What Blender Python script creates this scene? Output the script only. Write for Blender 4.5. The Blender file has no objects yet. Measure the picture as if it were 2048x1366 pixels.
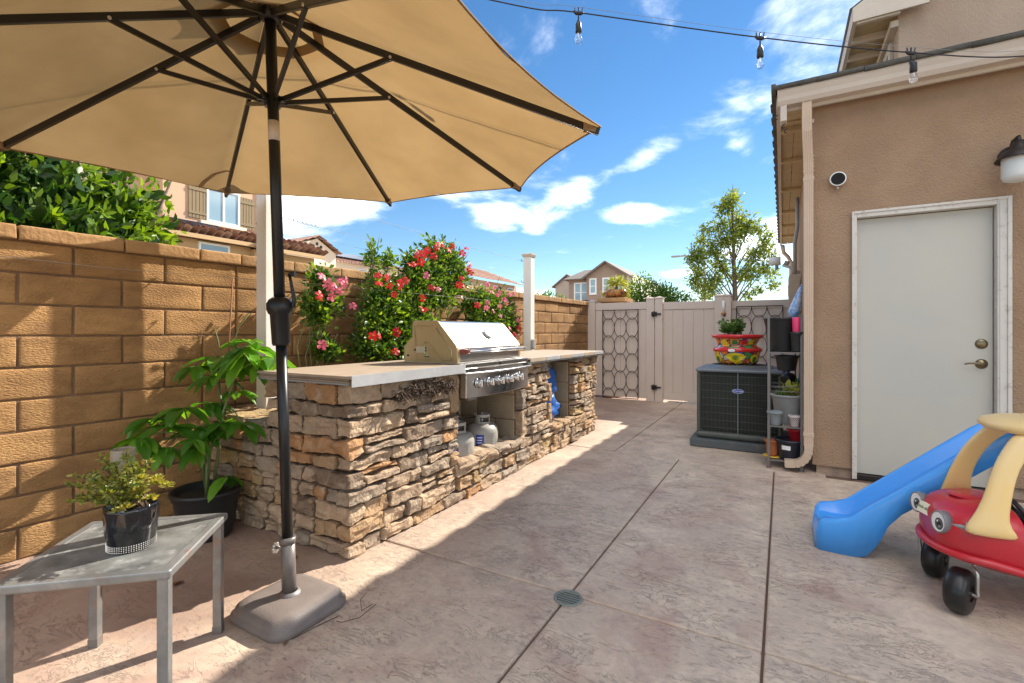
import bpy, bmesh, math, random
import numpy as np
from mathutils import Vector, Matrix, noise
R = math.radians
random.seed(7)
sc = bpy.context.scene
COL = sc.collection

# ------------------------------------------------------------------ camera
cam_d = bpy.data.cameras.new('camera'); cam = bpy.data.objects.new('camera', cam_d); COL.objects.link(cam)
cam.location = (0, 0, 1.13)
cam.rotation_euler = (R(90), 0, math.atan(541/950))
cam_d.sensor_width = 36; cam_d.lens = 36*950/2048
cam_d.shift_y = -19/2048
cam_d.clip_start = .05; cam_d.clip_end = 2000
sc.camera = cam
# ------------------------------------------------------------------ world, sun, exposure
SUN = Vector((.371, .929, .75)).normalized()
w = bpy.data.worlds.new('World'); sc.world = w; w.use_nodes = True
nt = w.node_tree; nt.nodes.clear()
def N(t, loc=None, tree=None, **kw):
    n = (tree or nt).nodes.new(t)
    for k, v in kw.items(): setattr(n, k, v)
    return n
sky = N('ShaderNodeTexSky', sky_type='NISHITA', sun_disc=False)
sky.sun_elevation = math.asin(SUN.z); sky.sun_rotation = math.atan2(SUN.x, SUN.y)
sky.altitude = 0; sky.air_density = 1.0; sky.dust_density = .0; sky.ozone_density = 2.0
hs = N('ShaderNodeHueSaturation'); hs.inputs['Saturation'].default_value = 1.24; hs.inputs['Value'].default_value = .76
nt.links.new(sky.outputs[0], hs.inputs['Color'])
tc = N('ShaderNodeTexCoord')
def vm(op, a, b=None, tree=nt):
    n = N('ShaderNodeVectorMath', tree=tree, operation=op)
    for i, x in enumerate((a, b)):
        if x is None: continue
        if hasattr(x, 'is_output'): tree.links.new(x, n.inputs[i])
        else: n.inputs[i].default_value = x
    return n
def mt(op, a, b=None, c=None, tree=nt, clamp=False):
    n = N('ShaderNodeMath', tree=tree, operation=op, use_clamp=clamp)
    for i, x in enumerate((a, b, c)):
        if x is None: continue
        if hasattr(x, 'is_output'): tree.links.new(x, n.inputs[i])
        else: n.inputs[i].default_value = x
    return n.outputs[0]
CLOUD_OFF = (0, 0, 0)  # noise offset that leaves most of the added fill clouds outside the view
D = tc.outputs['Generated']
sep = N('ShaderNodeSeparateXYZ'); nt.links.new(D, sep.inputs[0])
den = mt('ADD', mt('MAXIMUM', sep.outputs[2], 0.0), .16)
comb = N('ShaderNodeCombineXYZ')
nt.links.new(mt('DIVIDE', sep.outputs[0], den), comb.inputs[0]); nt.links.new(mt('DIVIDE', sep.outputs[1], den), comb.inputs[1])
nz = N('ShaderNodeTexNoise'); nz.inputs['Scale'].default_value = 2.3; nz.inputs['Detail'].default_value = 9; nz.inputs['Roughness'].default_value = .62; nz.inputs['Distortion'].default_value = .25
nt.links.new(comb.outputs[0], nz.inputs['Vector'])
# broad cloud field over the whole sky, added thickest out of view as fill light
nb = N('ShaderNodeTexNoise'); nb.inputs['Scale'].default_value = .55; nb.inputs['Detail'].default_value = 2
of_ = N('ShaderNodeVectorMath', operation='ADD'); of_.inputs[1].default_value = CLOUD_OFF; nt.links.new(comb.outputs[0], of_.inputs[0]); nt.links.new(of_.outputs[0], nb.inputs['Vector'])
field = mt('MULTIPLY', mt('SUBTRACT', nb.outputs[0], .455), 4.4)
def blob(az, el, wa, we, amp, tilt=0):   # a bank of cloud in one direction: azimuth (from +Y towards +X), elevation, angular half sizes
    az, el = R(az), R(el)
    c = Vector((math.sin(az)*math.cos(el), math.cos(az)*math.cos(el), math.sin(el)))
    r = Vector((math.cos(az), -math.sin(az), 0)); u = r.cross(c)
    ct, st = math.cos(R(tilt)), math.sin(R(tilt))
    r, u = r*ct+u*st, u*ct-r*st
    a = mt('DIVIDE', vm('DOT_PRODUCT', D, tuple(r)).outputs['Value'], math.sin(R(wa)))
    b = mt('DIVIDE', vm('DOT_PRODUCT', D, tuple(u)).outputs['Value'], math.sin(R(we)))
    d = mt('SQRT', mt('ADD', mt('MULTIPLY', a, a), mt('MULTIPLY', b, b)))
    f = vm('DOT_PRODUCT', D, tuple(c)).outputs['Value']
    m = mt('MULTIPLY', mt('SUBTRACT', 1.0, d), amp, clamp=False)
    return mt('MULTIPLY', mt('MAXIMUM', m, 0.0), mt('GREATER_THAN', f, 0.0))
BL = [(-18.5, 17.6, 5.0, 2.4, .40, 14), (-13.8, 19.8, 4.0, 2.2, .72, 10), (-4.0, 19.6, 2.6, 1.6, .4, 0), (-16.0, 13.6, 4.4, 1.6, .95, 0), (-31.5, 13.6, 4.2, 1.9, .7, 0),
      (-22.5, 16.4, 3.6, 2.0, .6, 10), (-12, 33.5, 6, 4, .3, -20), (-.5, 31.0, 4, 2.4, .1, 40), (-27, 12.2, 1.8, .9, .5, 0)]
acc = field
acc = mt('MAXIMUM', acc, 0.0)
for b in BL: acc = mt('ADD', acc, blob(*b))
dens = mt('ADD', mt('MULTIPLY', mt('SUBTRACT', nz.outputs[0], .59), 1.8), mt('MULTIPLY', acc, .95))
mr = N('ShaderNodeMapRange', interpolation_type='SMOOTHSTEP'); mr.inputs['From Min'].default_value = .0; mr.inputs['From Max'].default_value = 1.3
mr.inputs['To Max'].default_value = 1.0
nt.links.new(dens, mr.inputs['Value'])
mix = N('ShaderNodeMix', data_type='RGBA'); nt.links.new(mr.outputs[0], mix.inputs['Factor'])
nt.links.new(hs.outputs[0], mix.inputs['A']); mix.inputs['B'].default_value = (30, 28.6, 26.8, 1)  # cloud brightness raised to add fill light
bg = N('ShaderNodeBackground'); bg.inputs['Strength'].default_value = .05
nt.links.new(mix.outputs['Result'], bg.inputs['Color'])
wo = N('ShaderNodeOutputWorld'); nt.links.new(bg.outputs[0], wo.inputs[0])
sl = bpy.data.lights.new('sun', 'SUN'); sl.energy = 2.45; sl.angle = R(.53); sl.color = (1, .93, .82)
so = bpy.data.objects.new('sun', sl); COL.objects.link(so); so.location = SUN*30
so.rotation_euler = SUN.to_track_quat('Z', 'Y').to_euler()
sc.view_settings.view_transform = 'Standard'; sc.view_settings.look = 'None'
sc.view_settings.gamma = 1; sc.view_settings.exposure = 2.12
sc.cycles.max_bounces = 8; sc.cycles.transparent_max_bounces = 8

# ------------------------------------------------------------------ materials
MATS = {}
def mat(name, col, rough=.7, metal=0, col2=None, vs=4, bump=0, bs=60, bdet=4, tint=0, spec=.5, transl=0, coat=0, dirt=None, dscale=2, stretch=None, detail=5):
    m = bpy.data.materials.new(name); m.use_nodes = True; t = m.node_tree
    p = t.nodes['Principled BSDF']; out = t.nodes['Material Output']
    p.inputs['Roughness'].default_value = rough; p.inputs['Metallic'].default_value = metal
    p.inputs['Specular IOR Level'].default_value = spec; p.inputs['Coat Weight'].default_value = coat
    p.inputs['Base Color'].default_value = (*col, 1)
    g = t.nodes.new('ShaderNodeNewGeometry'); pos = g.outputs['Position']
    if stretch:
        mp = t.nodes.new('ShaderNodeMapping'); mp.inputs['Scale'].default_value = stretch; t.links.new(pos, mp.inputs[0]); pos = mp.outputs[0]
    last = None
    if col2:
        n = t.nodes.new('ShaderNodeTexNoise'); n.inputs['Scale'].default_value = vs; n.inputs['Detail'].default_value = detail; n.inputs['Roughness'].default_value = .6
        t.links.new(pos, n.inputs['Vector'])
        r = t.nodes.new('ShaderNodeMapRange'); r.inputs['From Min'].default_value = .36; r.inputs['From Max'].default_value = .64; t.links.new(n.outputs[0], r.inputs[0])
        x = t.nodes.new('ShaderNodeMix'); x.data_type = 'RGBA'; x.inputs['A'].default_value = (*col, 1); x.inputs['B'].default_value = (*col2, 1)
        t.links.new(r.outputs[0], x.inputs['Factor']); last = x.outputs['Result']
    if dirt:
        n = t.nodes.new('ShaderNodeTexNoise'); n.inputs['Scale'].default_value = dscale; n.inputs['Detail'].default_value = 8; n.inputs['Roughness'].default_value = .7
        t.links.new(g.outputs['Position'], n.inputs['Vector'])
        r = t.nodes.new('ShaderNodeMapRange'); r.inputs['From Min'].default_value = .54; r.inputs['From Max'].default_value = .72; r.inputs['To Max'].default_value = .75; t.links.new(n.outputs[0], r.inputs[0])
        x = t.nodes.new('ShaderNodeMix'); x.data_type = 'RGBA'; x.inputs['B'].default_value = (*dirt, 1)
        if last: t.links.new(last, x.inputs['A'])
        else: x.inputs['A'].default_value = (*col, 1)
        t.links.new(r.outputs[0], x.inputs['Factor']); last = x.outputs['Result']
    if tint:
        oi = t.nodes.new('ShaderNodeObjectInfo'); h = t.nodes.new('ShaderNodeHueSaturation')
        r = t.nodes.new('ShaderNodeMapRange'); r.inputs['To Min'].default_value = 1-tint; r.inputs['To Max'].default_value = 1+tint; t.links.new(oi.outputs['Random'], r.inputs[0])
        t.links.new(r.outputs[0], h.inputs['Value'])
        if last: t.links.new(last, h.inputs['Color'])
        else: h.inputs['Color'].default_value = (*col, 1)
        last = h.outputs[0]
    if last: t.links.new(last, p.inputs['Base Color'])
    if bump:
        n = t.nodes.new('ShaderNodeTexNoise'); n.inputs['Scale'].default_value = bs; n.inputs['Detail'].default_value = bdet; t.links.new(pos, n.inputs['Vector'])
        b = t.nodes.new('ShaderNodeBump'); b.inputs['Strength'].default_value = bump; b.inputs['Distance'].default_value = .01; t.links.new(n.outputs[0], b.inputs['Height'])
        t.links.new(b.outputs[0], p.inputs['Normal'])
    if transl:
        tr = t.nodes.new('ShaderNodeBsdfTranslucent'); ms = t.nodes.new('ShaderNodeMixShader'); ms.inputs[0].default_value = transl
        tr.inputs[0].default_value = (*col, 1)
        if last: t.links.new(last, tr.inputs[0])
        t.links.new(p.outputs[0], ms.inputs[1]); t.links.new(tr.outputs[0], ms.inputs[2]); t.links.new(ms.outputs[0], out.inputs[0])
    MATS[name] = m
    return m
def leafmat(name, c1, c2, rough=.45, transl=.4, tcol=None):
    m = bpy.data.materials.new(name); m.use_nodes = True; t = m.node_tree; p = t.nodes['Principled BSDF']; out = t.nodes['Material Output']
    p.inputs['Roughness'].default_value = rough
    a = t.nodes.new('ShaderNodeAttribute'); a.attribute_name = 'shade'
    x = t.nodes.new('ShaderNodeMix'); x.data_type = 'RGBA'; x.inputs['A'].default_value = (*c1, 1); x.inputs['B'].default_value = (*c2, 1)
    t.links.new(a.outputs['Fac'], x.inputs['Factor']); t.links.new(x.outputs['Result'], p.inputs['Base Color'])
    tr = t.nodes.new('ShaderNodeBsdfTranslucent'); ms = t.nodes.new('ShaderNodeMixShader'); ms.inputs[0].default_value = transl
    h = t.nodes.new('ShaderNodeMix'); h.data_type = 'RGBA'; h.blend_type = 'MULTIPLY'; h.inputs['Factor'].default_value = 1; h.inputs['B'].default_value = (*(tcol or (2.2, 1.9, .7)), 1)
    t.links.new(x.outputs['Result'], h.inputs['A']); t.links.new(h.outputs['Result'], tr.inputs[0])
    t.links.new(p.outputs[0], ms.inputs[1]); t.links.new(tr.outputs[0], ms.inputs[2]); t.links.new(ms.outputs[0], out.inputs[0])
    return m
m_block = mat('slump block', (.42, .24, .10), .92, col2=(.27, .15, .065), vs=3.5, bump=.9, bs=70, bdet=6, tint=.10, dirt=(.25, .14, .07), dscale=4, spec=.2, stretch=(1, 1, 2.2))
m_cap = mat('cap block', (.44, .265, .125), .92, col2=(.35, .20, .09), vs=6, bump=.5, bs=50, bdet=6, tint=.08, dirt=(.3, .18, .1), dscale=5, spec=.2)
m_mortar = mat('mortar', (.20, .12, .065), .95, col2=(.14, .085, .05), vs=8, bump=.5, bs=80)
m_stucco = mat('tan stucco', (.39, .262, .172), .93, col2=(.33, .217, .14), vs=3.2, bump=1.0, bs=95, bdet=3, spec=.2, dirt=(.30, .19, .115), dscale=75)
m_stucco_l = mat('pale stucco', (.52, .41, .30), .9, col2=(.48, .37, .27), vs=1.2, bump=.3, bs=30)
m_cream = mat('cream trim paint', (.62, .54, .46), .6, col2=(.57, .49, .41), vs=6, bump=.1, bs=40)
m_gutter = mat('gutter beige paint', (.58, .50, .43), .45, col2=(.54, .46, .39), vs=2)
m_spout = mat('downspout beige paint', (.60, .45, .33), .5, col2=(.55, .41, .30), vs=3)
m_soffit = mat('yellowed soffit boards', (.58, .46, .28), .7, col2=(.50, .38, .22), vs=7, bump=.2, bs=30, stretch=(1, 4, 1))
m_doorp = mat('door paint', (.53, .50, .43), .45, col2=(.49, .47, .42), vs=1.3)
m_frame = mat('door frame paint', (.62, .57, .51), .6, col2=(.66, .62, .56), vs=4, dirt=(.36, .30, .25), dscale=22)
m_vinyl = mat('almond vinyl', (.62, .53, .455), .45, col2=(.58, .49, .42), vs=1.5)
m_white = mat('white vinyl post', (.74, .70, .66), .45, col2=(.70, .65, .60), vs=3)
m_bronze = mat('dark metal', (.035, .028, .024), .45, .4)
m_black = mat('black painted steel', (.012, .012, .013), .35, .2)
m_brown = mat('bronze rib steel', (.014, .011, .009), .4, .1)
m_steel = mat('brushed stainless', (.72, .71, .69), .24, 1, col2=(.62, .61, .60), vs=3, bump=.03, bs=200, stretch=(1, .05, 1))
m_steel2 = mat('dull stainless', (.62, .60, .56), .38, .85, col2=(.52, .50, .46), vs=5)
m_chrome = mat('chrome', (.8, .8, .8), .08, 1)
m_reflsteel = mat('tan reflection steel', (.48, .37, .22), .35, .55, col2=(.50, .40, .25), vs=5)  # stainless with the tan wall's reflection put into its colour
m_tile = mat('countertop slab', (.42, .33, .24), .5, col2=(.36, .28, .20), vs=9, bump=.12, bs=60, detail=8)
m_ply = mat('plywood edge', (.36, .28, .20), .8, col2=(.24, .18, .13), vs=10, stretch=(1, 1, 22))
m_trimw = mat('metal counter trim', (.66, .67, .67), .35, .5, col2=(.58, .59, .60), vs=12)
m_conc = mat('grey concrete', (.26, .27, .27), .9, col2=(.20, .21, .21), vs=6, bump=.3, bs=60)
m_rooft = mat('grey roof tile', (.10, .095, .085), .9, col2=(.06, .058, .05), vs=9, bump=.6, bs=40, tint=.15)
m_terra = mat('terracotta roof tile', (.34, .19, .135), .85, col2=(.26, .15, .11), vs=3, tint=.28)
m_canvas = mat('umbrella canvas', (.27, .172, .075), .85, col2=(.225, .14, .058), vs=2.2, bump=.25, bs=420, transl=.62, spec=.1)
m_canvas2 = mat('umbrella strap', (.34, .22, .11), .85, transl=.3)
m_basep = mat('taupe resin', (.20, .165, .145), .5, col2=(.17, .14, .125), vs=10, bump=.2, bs=200)
m_graypole = mat('grey tube', (.16, .14, .125), .4, .3)
m_tabm = mat('weathered table metal', (.30, .30, .29), .42, .55, col2=(.20, .20, .195), vs=8, dirt=(.32, .13, .05), dscale=9, bump=.1, bs=80)
m_glass_t = mat('stone look table top', (.20, .20, .19), .42, col2=(.085, .088, .085), vs=11, detail=9, dirt=(.40, .39, .37), dscale=16)
m_bpot = mat('black ceramic', (.006, .006, .007), .07, coat=.5)
m_nurs = mat('black nursery plastic', (.018, .02, .022), .45)
m_navy = mat('navy plastic', (.012, .018, .032), .4)
m_gpot = mat('grey plastic', (.33, .33, .32), .5, col2=(.28, .28, .27), vs=5)
m_gpot2 = mat('blue grey clay', (.23, .26, .27), .6, col2=(.19, .21, .22), vs=12)
m_red = mat('red plastic', (.55, .018, .03), .34, coat=.2, col2=(.48, .025, .035), vs=5, bump=.05, bs=60)
m_redp = mat('red pot', (.5, .02, .03), .35)
m_pink = mat('pink plastic', (.80, .05, .16), .4)
m_bluecl = mat('blue wrapping', (.10, .32, .75), .35, col2=(.7, .78, .9), vs=26)
m_blue = mat('blue slide plastic', (.07, .37, .92), .3, coat=.3, col2=(.06, .35, .90), vs=2)
m_dblue = mat('dark blue plastic', (.04, .10, .32), .35)
m_green = mat('green plastic', (.08, .50, .06), .35)
m_yel = mat('faded yellow plastic', (.84, .56, .20), .4, col2=(.80, .60, .30), vs=3)
m_tyre = mat('black tyre plastic', (.010, .010, .011), .35)
m_eyeg = mat('grey headlight ring', (.20, .20, .21), .5)
m_wp = mat('white print', (.82, .82, .80), .5)
m_bp = mat('black print', (.012, .012, .015), .4)
m_ac = mat('condenser grey green steel', (.085, .095, .078), .5, col2=(.065, .072, .06), vs=5)
m_acdark = mat('condenser coil', (.012, .014, .012), .7)
m_actop = mat('condenser lid', (.17, .19, .21), .4, .2, col2=(.13, .15, .165), vs=6)
m_pad = mat('plastic pad', (.085, .095, .10), .7, dirt=(.25, .2, .16), dscale=9)
m_badge = mat('badge blue', (.02, .06, .38), .3)
m_tank = mat('propane tank paint', (.40, .375, .33), .4, col2=(.34, .32, .28), vs=5, dirt=(.3, .25, .2), dscale=12)
m_tarp = mat('blue tarp', (.02, .12, .42), .4, col2=(.015, .08, .30), vs=9, bump=.5, bs=25)
m_soil = mat('potting soil', (.03, .02, .013), .95, bump=.8, bs=90)
m_bark = mat('bark', (.16, .12, .09), .9, col2=(.10, .075, .055), vs=12, bump=.5, bs=40)
m_stem = mat('green stem', (.13, .17, .06), .6)
m_bstem = mat('brown stem', (.09, .05, .03), .7)
m_dead = mat('dead plant', (.10, .062, .038), .8, col2=(.06, .038, .025), vs=20)
m_glassw = mat('window glass', (.25, .36, .42), .06, 0, coat=1)
m_clearbox = mat('frosted vase', (.30, .24, .165), .3)
m_shut = mat('olive brown shutter', (.23, .165, .085), .75)
m_h1 = mat('neighbour tan stucco', (.63, .40, .26), .92, col2=(.59, .37, .24), vs=.8)
m_h1b = mat('neighbour ochre stucco', (.50, .34, .18), .92, col2=(.47, .31, .16), vs=.8)
m_h2 = mat('neighbour cream stucco', (.80, .69, .55), .92, col2=(.76, .65, .51), vs=.8)
m_h3 = mat('far brown stucco', (.34, .25, .19), .92, col2=(.31, .23, .175), vs=.5)
m_h4 = mat('far grey beige stucco', (.46, .40, .33), .92, col2=(.43, .37, .31), vs=.5)
m_solar = mat('solar panel', (.02, .025, .04), .2)
m_farground = mat('bare ground', (.34, .28, .21), .95, col2=(.28, .24, .17), vs=.5)
m_rust = mat('rusted steel', (.20, .19, .18), .55, .5, dirt=(.28, .10, .04), dscale=14)
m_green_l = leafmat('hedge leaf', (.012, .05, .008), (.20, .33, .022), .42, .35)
m_tree_l = leafmat('tree leaf', (.06, .115, .018), (.22, .27, .04), .5, .4)
m_bush_l = leafmat('bush leaf', (.035, .10, .02), (.12, .22, .03), .5, .35)
m_vine_l = leafmat('vine leaf', (.022, .075, .014), (.17, .28, .03), .38, .38)
m_palm_l = leafmat('broad glossy leaf', (.04, .14, .015), (.15, .34, .03), .30, .42)
m_grass_l = leafmat('pale strap leaf', (.16, .21, .04), (.36, .38, .10), .5, .4)
m_succ = leafmat('succulent leaf', (.12, .19, .03), (.42, .34, .06), .4, .25)
m_flr = mat('red petal', (.62, .006, .012), .5, col2=(.75, .02, .03), vs=30, transl=.35)
m_flp = mat('pink petal', (.80, .09, .20), .5, col2=(.85, .28, .38), vs=30, transl=.35)
m_flo = mat('yellow throat', (.85, .35, .05), .5)

# stamped concrete
def concrete():
    m = bpy.data.materials.new('stamped concrete'); m.use_nodes = True; t = m.node_tree; p = t.nodes['Principled BSDF']
    L = t.links.new
    g = N('ShaderNodeNewGeometry', tree=t); pos = g.outputs['Position']
    def noise_(s, d, r=.6, dist=0, vec=pos):
        n = N('ShaderNodeTexNoise', tree=t); n.inputs['Scale'].default_value = s; n.inputs['Detail'].default_value = d; n.inputs['Roughness'].default_value = r; n.inputs['Distortion'].default_value = dist
        L(vec, n.inputs['Vector']); return n
    def rng(x, a, b, lo=0, hi=1):
        r = N('ShaderNodeMapRange', tree=t); r.inputs['From Min'].default_value = a; r.inputs['From Max'].default_value = b; r.inputs['To Min'].default_value = lo; r.inputs['To Max'].default_value = hi; L(x, r.inputs[0]); return r.outputs[0]
    def mixc(f, a, b, mode='MIX'):
        x = N('ShaderNodeMix', tree=t, data_type='RGBA', blend_type=mode); 
        for v, k in ((f, 'Factor'), (a, 'A'), (b, 'B')):
            if hasattr(v, 'is_output'): L(v, x.inputs[k])
            elif k == 'Factor': x.inputs[k].default_value = v
            else: x.inputs[k].default_value = (*v, 1)
        return x.outputs['Result']
    big = rng(noise_(1.1, 4, .6, .6).outputs[0], .40, .62)
    mid = rng(noise_(3.4, 6, .62, .8).outputs[0], .38, .64)
    red = rng(noise_(1.7, 5, .65, 1.2).outputs[0], .50, .68, 0, .9)
    fine = rng(noise_(26, 8, .72).outputs[0], .35, .68)
    c = mixc(big, (.66, .525, .39), (.76, .615, .46))
    c = mixc(mid, c, (.57, .45, .345))
    c = mixc(red, c, (.50, .335, .255))
    sx_ = N('ShaderNodeSeparateXYZ', tree=t); L(pos, sx_.inputs[0])   # red brown stain by the block wall, deepened to paint in the shade there
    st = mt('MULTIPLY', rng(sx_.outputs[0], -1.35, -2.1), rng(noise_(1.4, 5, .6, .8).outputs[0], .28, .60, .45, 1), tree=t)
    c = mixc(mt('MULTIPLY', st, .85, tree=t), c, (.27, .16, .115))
    c = mixc(mt('MULTIPLY', fine, .35, tree=t), c, (.25, .20, .18))
    # slate-like clefts: stretched ridged noise, thresholded
    mp = N('ShaderNodeMapping', tree=t); mp.inputs['Rotation'].default_value = (0, 0, R(22)); mp.inputs['Scale'].default_value = (1, 2.4, 1); L(pos, mp.inputs[0])
    rid = noise_(6.5, 8, .70, 1.3, mp.outputs[0])
    ridge = mt('ABSOLUTE', mt('SUBTRACT', rid.outputs[0], .5, tree=t), tree=t)
    line = rng(ridge, .002, .014, 1, 0)
    msk = rng(noise_(2.6, 4, .6).outputs[0], .45, .56)
    line = mt('MULTIPLY', line, msk, tree=t)
    rid2 = noise_(24, 6, .72, .8, mp.outputs[0])
    line2 = rng(rid2.outputs[0], .565, .64)
    msk2 = rng(noise_(3.1, 4, .6).outputs[0], .44, .58)
    line2 = mt('MULTIPLY', mt('MULTIPLY', line2, msk2, tree=t), .75, tree=t)
    tot = mt('MAXIMUM', line, line2, tree=t)
    c = mixc(mt('MULTIPLY', tot, .56, tree=t), c, (.19, .13, .10))
    blot = rng(noise_(8.5, 7, .68, .5).outputs[0], .52, .70, 0, .42)
    c = mixc(blot, c, (.33, .255, .23))
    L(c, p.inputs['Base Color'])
    p.inputs['Roughness'].default_value = .62; p.inputs['Specular IOR Level'].default_value = .35
    h = mt('SUBTRACT', mt('ADD', mt('MULTIPLY', mid, .5, tree=t), mt('MULTIPLY', noise_(40, 5, .65).outputs[0], .35, tree=t), tree=t), mt('MULTIPLY', tot, .9, tree=t), tree=t)
    b = N('ShaderNodeBump', tree=t); b.inputs['Strength'].default_value = .6; b.inputs['Distance'].default_value = .006; L(h, b.inputs['Height']); L(b.outputs[0], p.inputs['Normal'])
    return m
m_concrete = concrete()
def stonemat():
    m = mat('ledge stone', (.42, .335, .25), .92, col2=(.30, .235, .175), vs=9, bump=1.0, bs=60, bdet=8, spec=.2)
    t = m.node_tree; p = t.nodes['Principled BSDF']
    src = p.inputs['Base Color'].links[0].from_socket
    oi = N('ShaderNodeObjectInfo', tree=t); cr = N('ShaderNodeValToRGB', tree=t); t.links.new(oi.outputs['Random'], cr.inputs[0])
    e = cr.color_ramp; e.interpolation = 'CONSTANT'
    cols = [(0, (1.05, .95, .85)), (.2, (.80, .80, .82)), (.36, (1.0, .82, .62)), (.5, (.9, .86, .82)), (.62, (1.2, 1.08, .95)), (.76, (1.15, .80, .52)), (.84, (.62, .56, .52)), (.93, (1.05, .92, .62))]
    for i, (q, c) in enumerate(cols):
        el = e.elements[i] if i < 2 else e.elements.new(q)
        el.position = q; el.color = (*c, 1)
    x = N('ShaderNodeMix', tree=t, data_type='RGBA', blend_type='MULTIPLY'); x.inputs['Factor'].default_value = 1; t.links.new(src, x.inputs['A']); t.links.new(cr.outputs[0], x.inputs['B'])
    g = N('ShaderNodeNewGeometry', tree=t); n = N('ShaderNodeTexNoise', tree=t); n.inputs['Scale'].default_value = 13; n.inputs['Detail'].default_value = 6; t.links.new(g.outputs['Position'], n.inputs['Vector'])
    r = N('ShaderNodeMapRange', tree=t); r.inputs['From Min'].default_value = .55; r.inputs['From Max'].default_value = .7; r.inputs['To Max'].default_value = .6; t.links.new(n.outputs[0], r.inputs[0])
    y = N('ShaderNodeMix', tree=t, data_type='RGBA'); t.links.new(r.outputs[0], y.inputs['Factor']); t.links.new(x.outputs['Result'], y.inputs['A']); y.inputs['B'].default_value = (.44, .36, .27, 1)
    t.links.new(y.outputs['Result'], p.inputs['Base Color'])
    return m
m_stone = stonemat()

# ------------------------------------------------------------------ mesh helpers
class MB:
    def __init__(s): s.v = []; s.f = []; s.sm = []
    def add(s, vs, fs, smooth=False):
        o = len(s.v); s.v += [tuple(v) for v in vs]; s.f += [tuple(i+o for i in f) for f in fs]; s.sm += [smooth]*len(fs); return s
    def box(s, a, b):   # two opposite corners
        x0, y0, z0 = (min(a[i], b[i]) for i in range(3)); x1, y1, z1 = (max(a[i], b[i]) for i in range(3))
        return s.add([(x0,y0,z0),(x1,y0,z0),(x1,y1,z0),(x0,y1,z0),(x0,y0,z1),(x1,y0,z1),(x1,y1,z1),(x0,y1,z1)],
                     [(0,3,2,1),(4,5,6,7),(0,1,5,4),(1,2,6,5),(2,3,7,6),(3,0,4,7)])
    def bar(s, p, q, w, h, up=(0, 0, 1)):   # rectangular bar from p to q
        p, q = Vector(p), Vector(q); d = (q-p).normalized(); u = Vector(up); sd = d.cross(u)
        if sd.length < 1e-4: sd = d.cross(Vector((0, 1, 0)))
        sd.normalize(); u = sd.cross(d).normalized()
        vs = [e+sd*i*w/2+u*j*h/2 for e in (p, q) for i, j in ((-1,-1),(1,-1),(1,1),(-1,1))]
        return s.add(vs, [(0,1,2,3),(7,6,5,4),(0,4,5,1),(1,5,6,2),(2,6,7,3),(3,7,4,0)])
    def tube(s, pts, r, n=8, closed=False, caps=True):
        pts = [Vector(p) for p in pts]; k = len(pts); rs = r if isinstance(r, (list, tuple)) else [r]*k
        vs = []; prev = None
        for i, p in enumerate(pts):
            if closed: d = pts[(i+1) % k]-pts[i-1]
            else: d = pts[min(i+1, k-1)]-pts[max(i-1, 0)]
            d.normalize()
            if prev is None:
                a = d.orthogonal().normalized()
            else:
                a = (prev-d*prev.dot(d)); a = a.normalized() if a.length > 1e-6 else d.orthogonal().normalized()
            prev = a; b = d.cross(a)
            vs += [p+(a*math.cos(2*math.pi*j/n)+b*math.sin(2*math.pi*j/n))*rs[i] for j in range(n)]
        fs = []
        for i in range(k if closed else k-1):
            i2 = (i+1) % k
            fs += [(i*n+j, i*n+(j+1) % n, i2*n+(j+1) % n, i2*n+j) for j in range(n)]
        s.add(vs, fs, True)
        if caps and not closed:
            o = len(s.v)-len(vs); s.f += [tuple(o+j for j in range(n-1, -1, -1)), tuple(o+(k-1)*n+j for j in range(n))]; s.sm += [False]*2
        return s
    def lathe(s, prof, c=(0, 0, 0), n=28, M=None, sx=1, sy=1, smooth=True):   # profile of (r, z) round a vertical axis at c
        vs = []
        for r, z in prof:
            for j in range(n):
                a = 2*math.pi*j/n; v = Vector((r*math.cos(a)*sx, r*math.sin(a)*sy, z))
                if M is not None: v = M @ v
                vs.append(v+Vector(c))
        fs = [(i*n+j, i*n+(j+1) % n, (i+1)*n+(j+1) % n, (i+1)*n+j) for i in range(len(prof)-1) for j in range(n)]
        s.add(vs, fs, smooth)
        return s
    def disc(s, c, r, nrm=(0, 0, 1), n=24):
        c = Vector(c); d = Vector(nrm).normalized(); a = d.orthogonal().normalized(); b = d.cross(a)
        return s.add([c+(a*math.cos(2*math.pi*j/n)+b*math.sin(2*math.pi*j/n))*r for j in range(n)], [tuple(range(n))])
    def cyl(s, p, q, r, n=20, r2=None):
        return s.tube([p, q], [r, r if r2 is None else r2], n)
    def prism(s, poly, d0, d1, axis='Y'):   # polygon extruded along an axis; poly in the two other axes
        def P(a, b, d): return {'Y': (a, d, b), 'X': (d, a, b), 'Z': (a, b, d)}[axis]
        n = len(poly); vs = [P(a, b, d0) for a, b in poly]+[P(a, b, d1) for a, b in poly]
        return s.add(vs, [tuple(range(n-1, -1, -1)), tuple(range(n, 2*n))]+[(i, (i+1) % n, n+(i+1) % n, n+i) for i in range(n)])
    def mesh(s, name, off=(0, 0, 0)):
        me = bpy.data.meshes.new(name); ox, oy, oz = off
        me.from_pydata([(x-ox, y-oy, z-oz) for x, y, z in s.v], [], s.f)
        me.polygons.foreach_set('use_smooth', s.sm); me.update()
        bm = bmesh.new(); bm.from_mesh(me); bmesh.ops.recalc_face_normals(bm, faces=bm.faces); bm.to_mesh(me); bm.free()
        return me
def wloc(o):
    v = Vector((0, 0, 0))
    while o: v = v+o.location; o = o.parent
    return v
def tag(o, label=None, cat=None, group=None, kind=None):
    if label: o['label'] = label
    if cat: o['category'] = cat
    if group: o['group'] = group
    if kind: o['kind'] = kind
    return o
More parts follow.
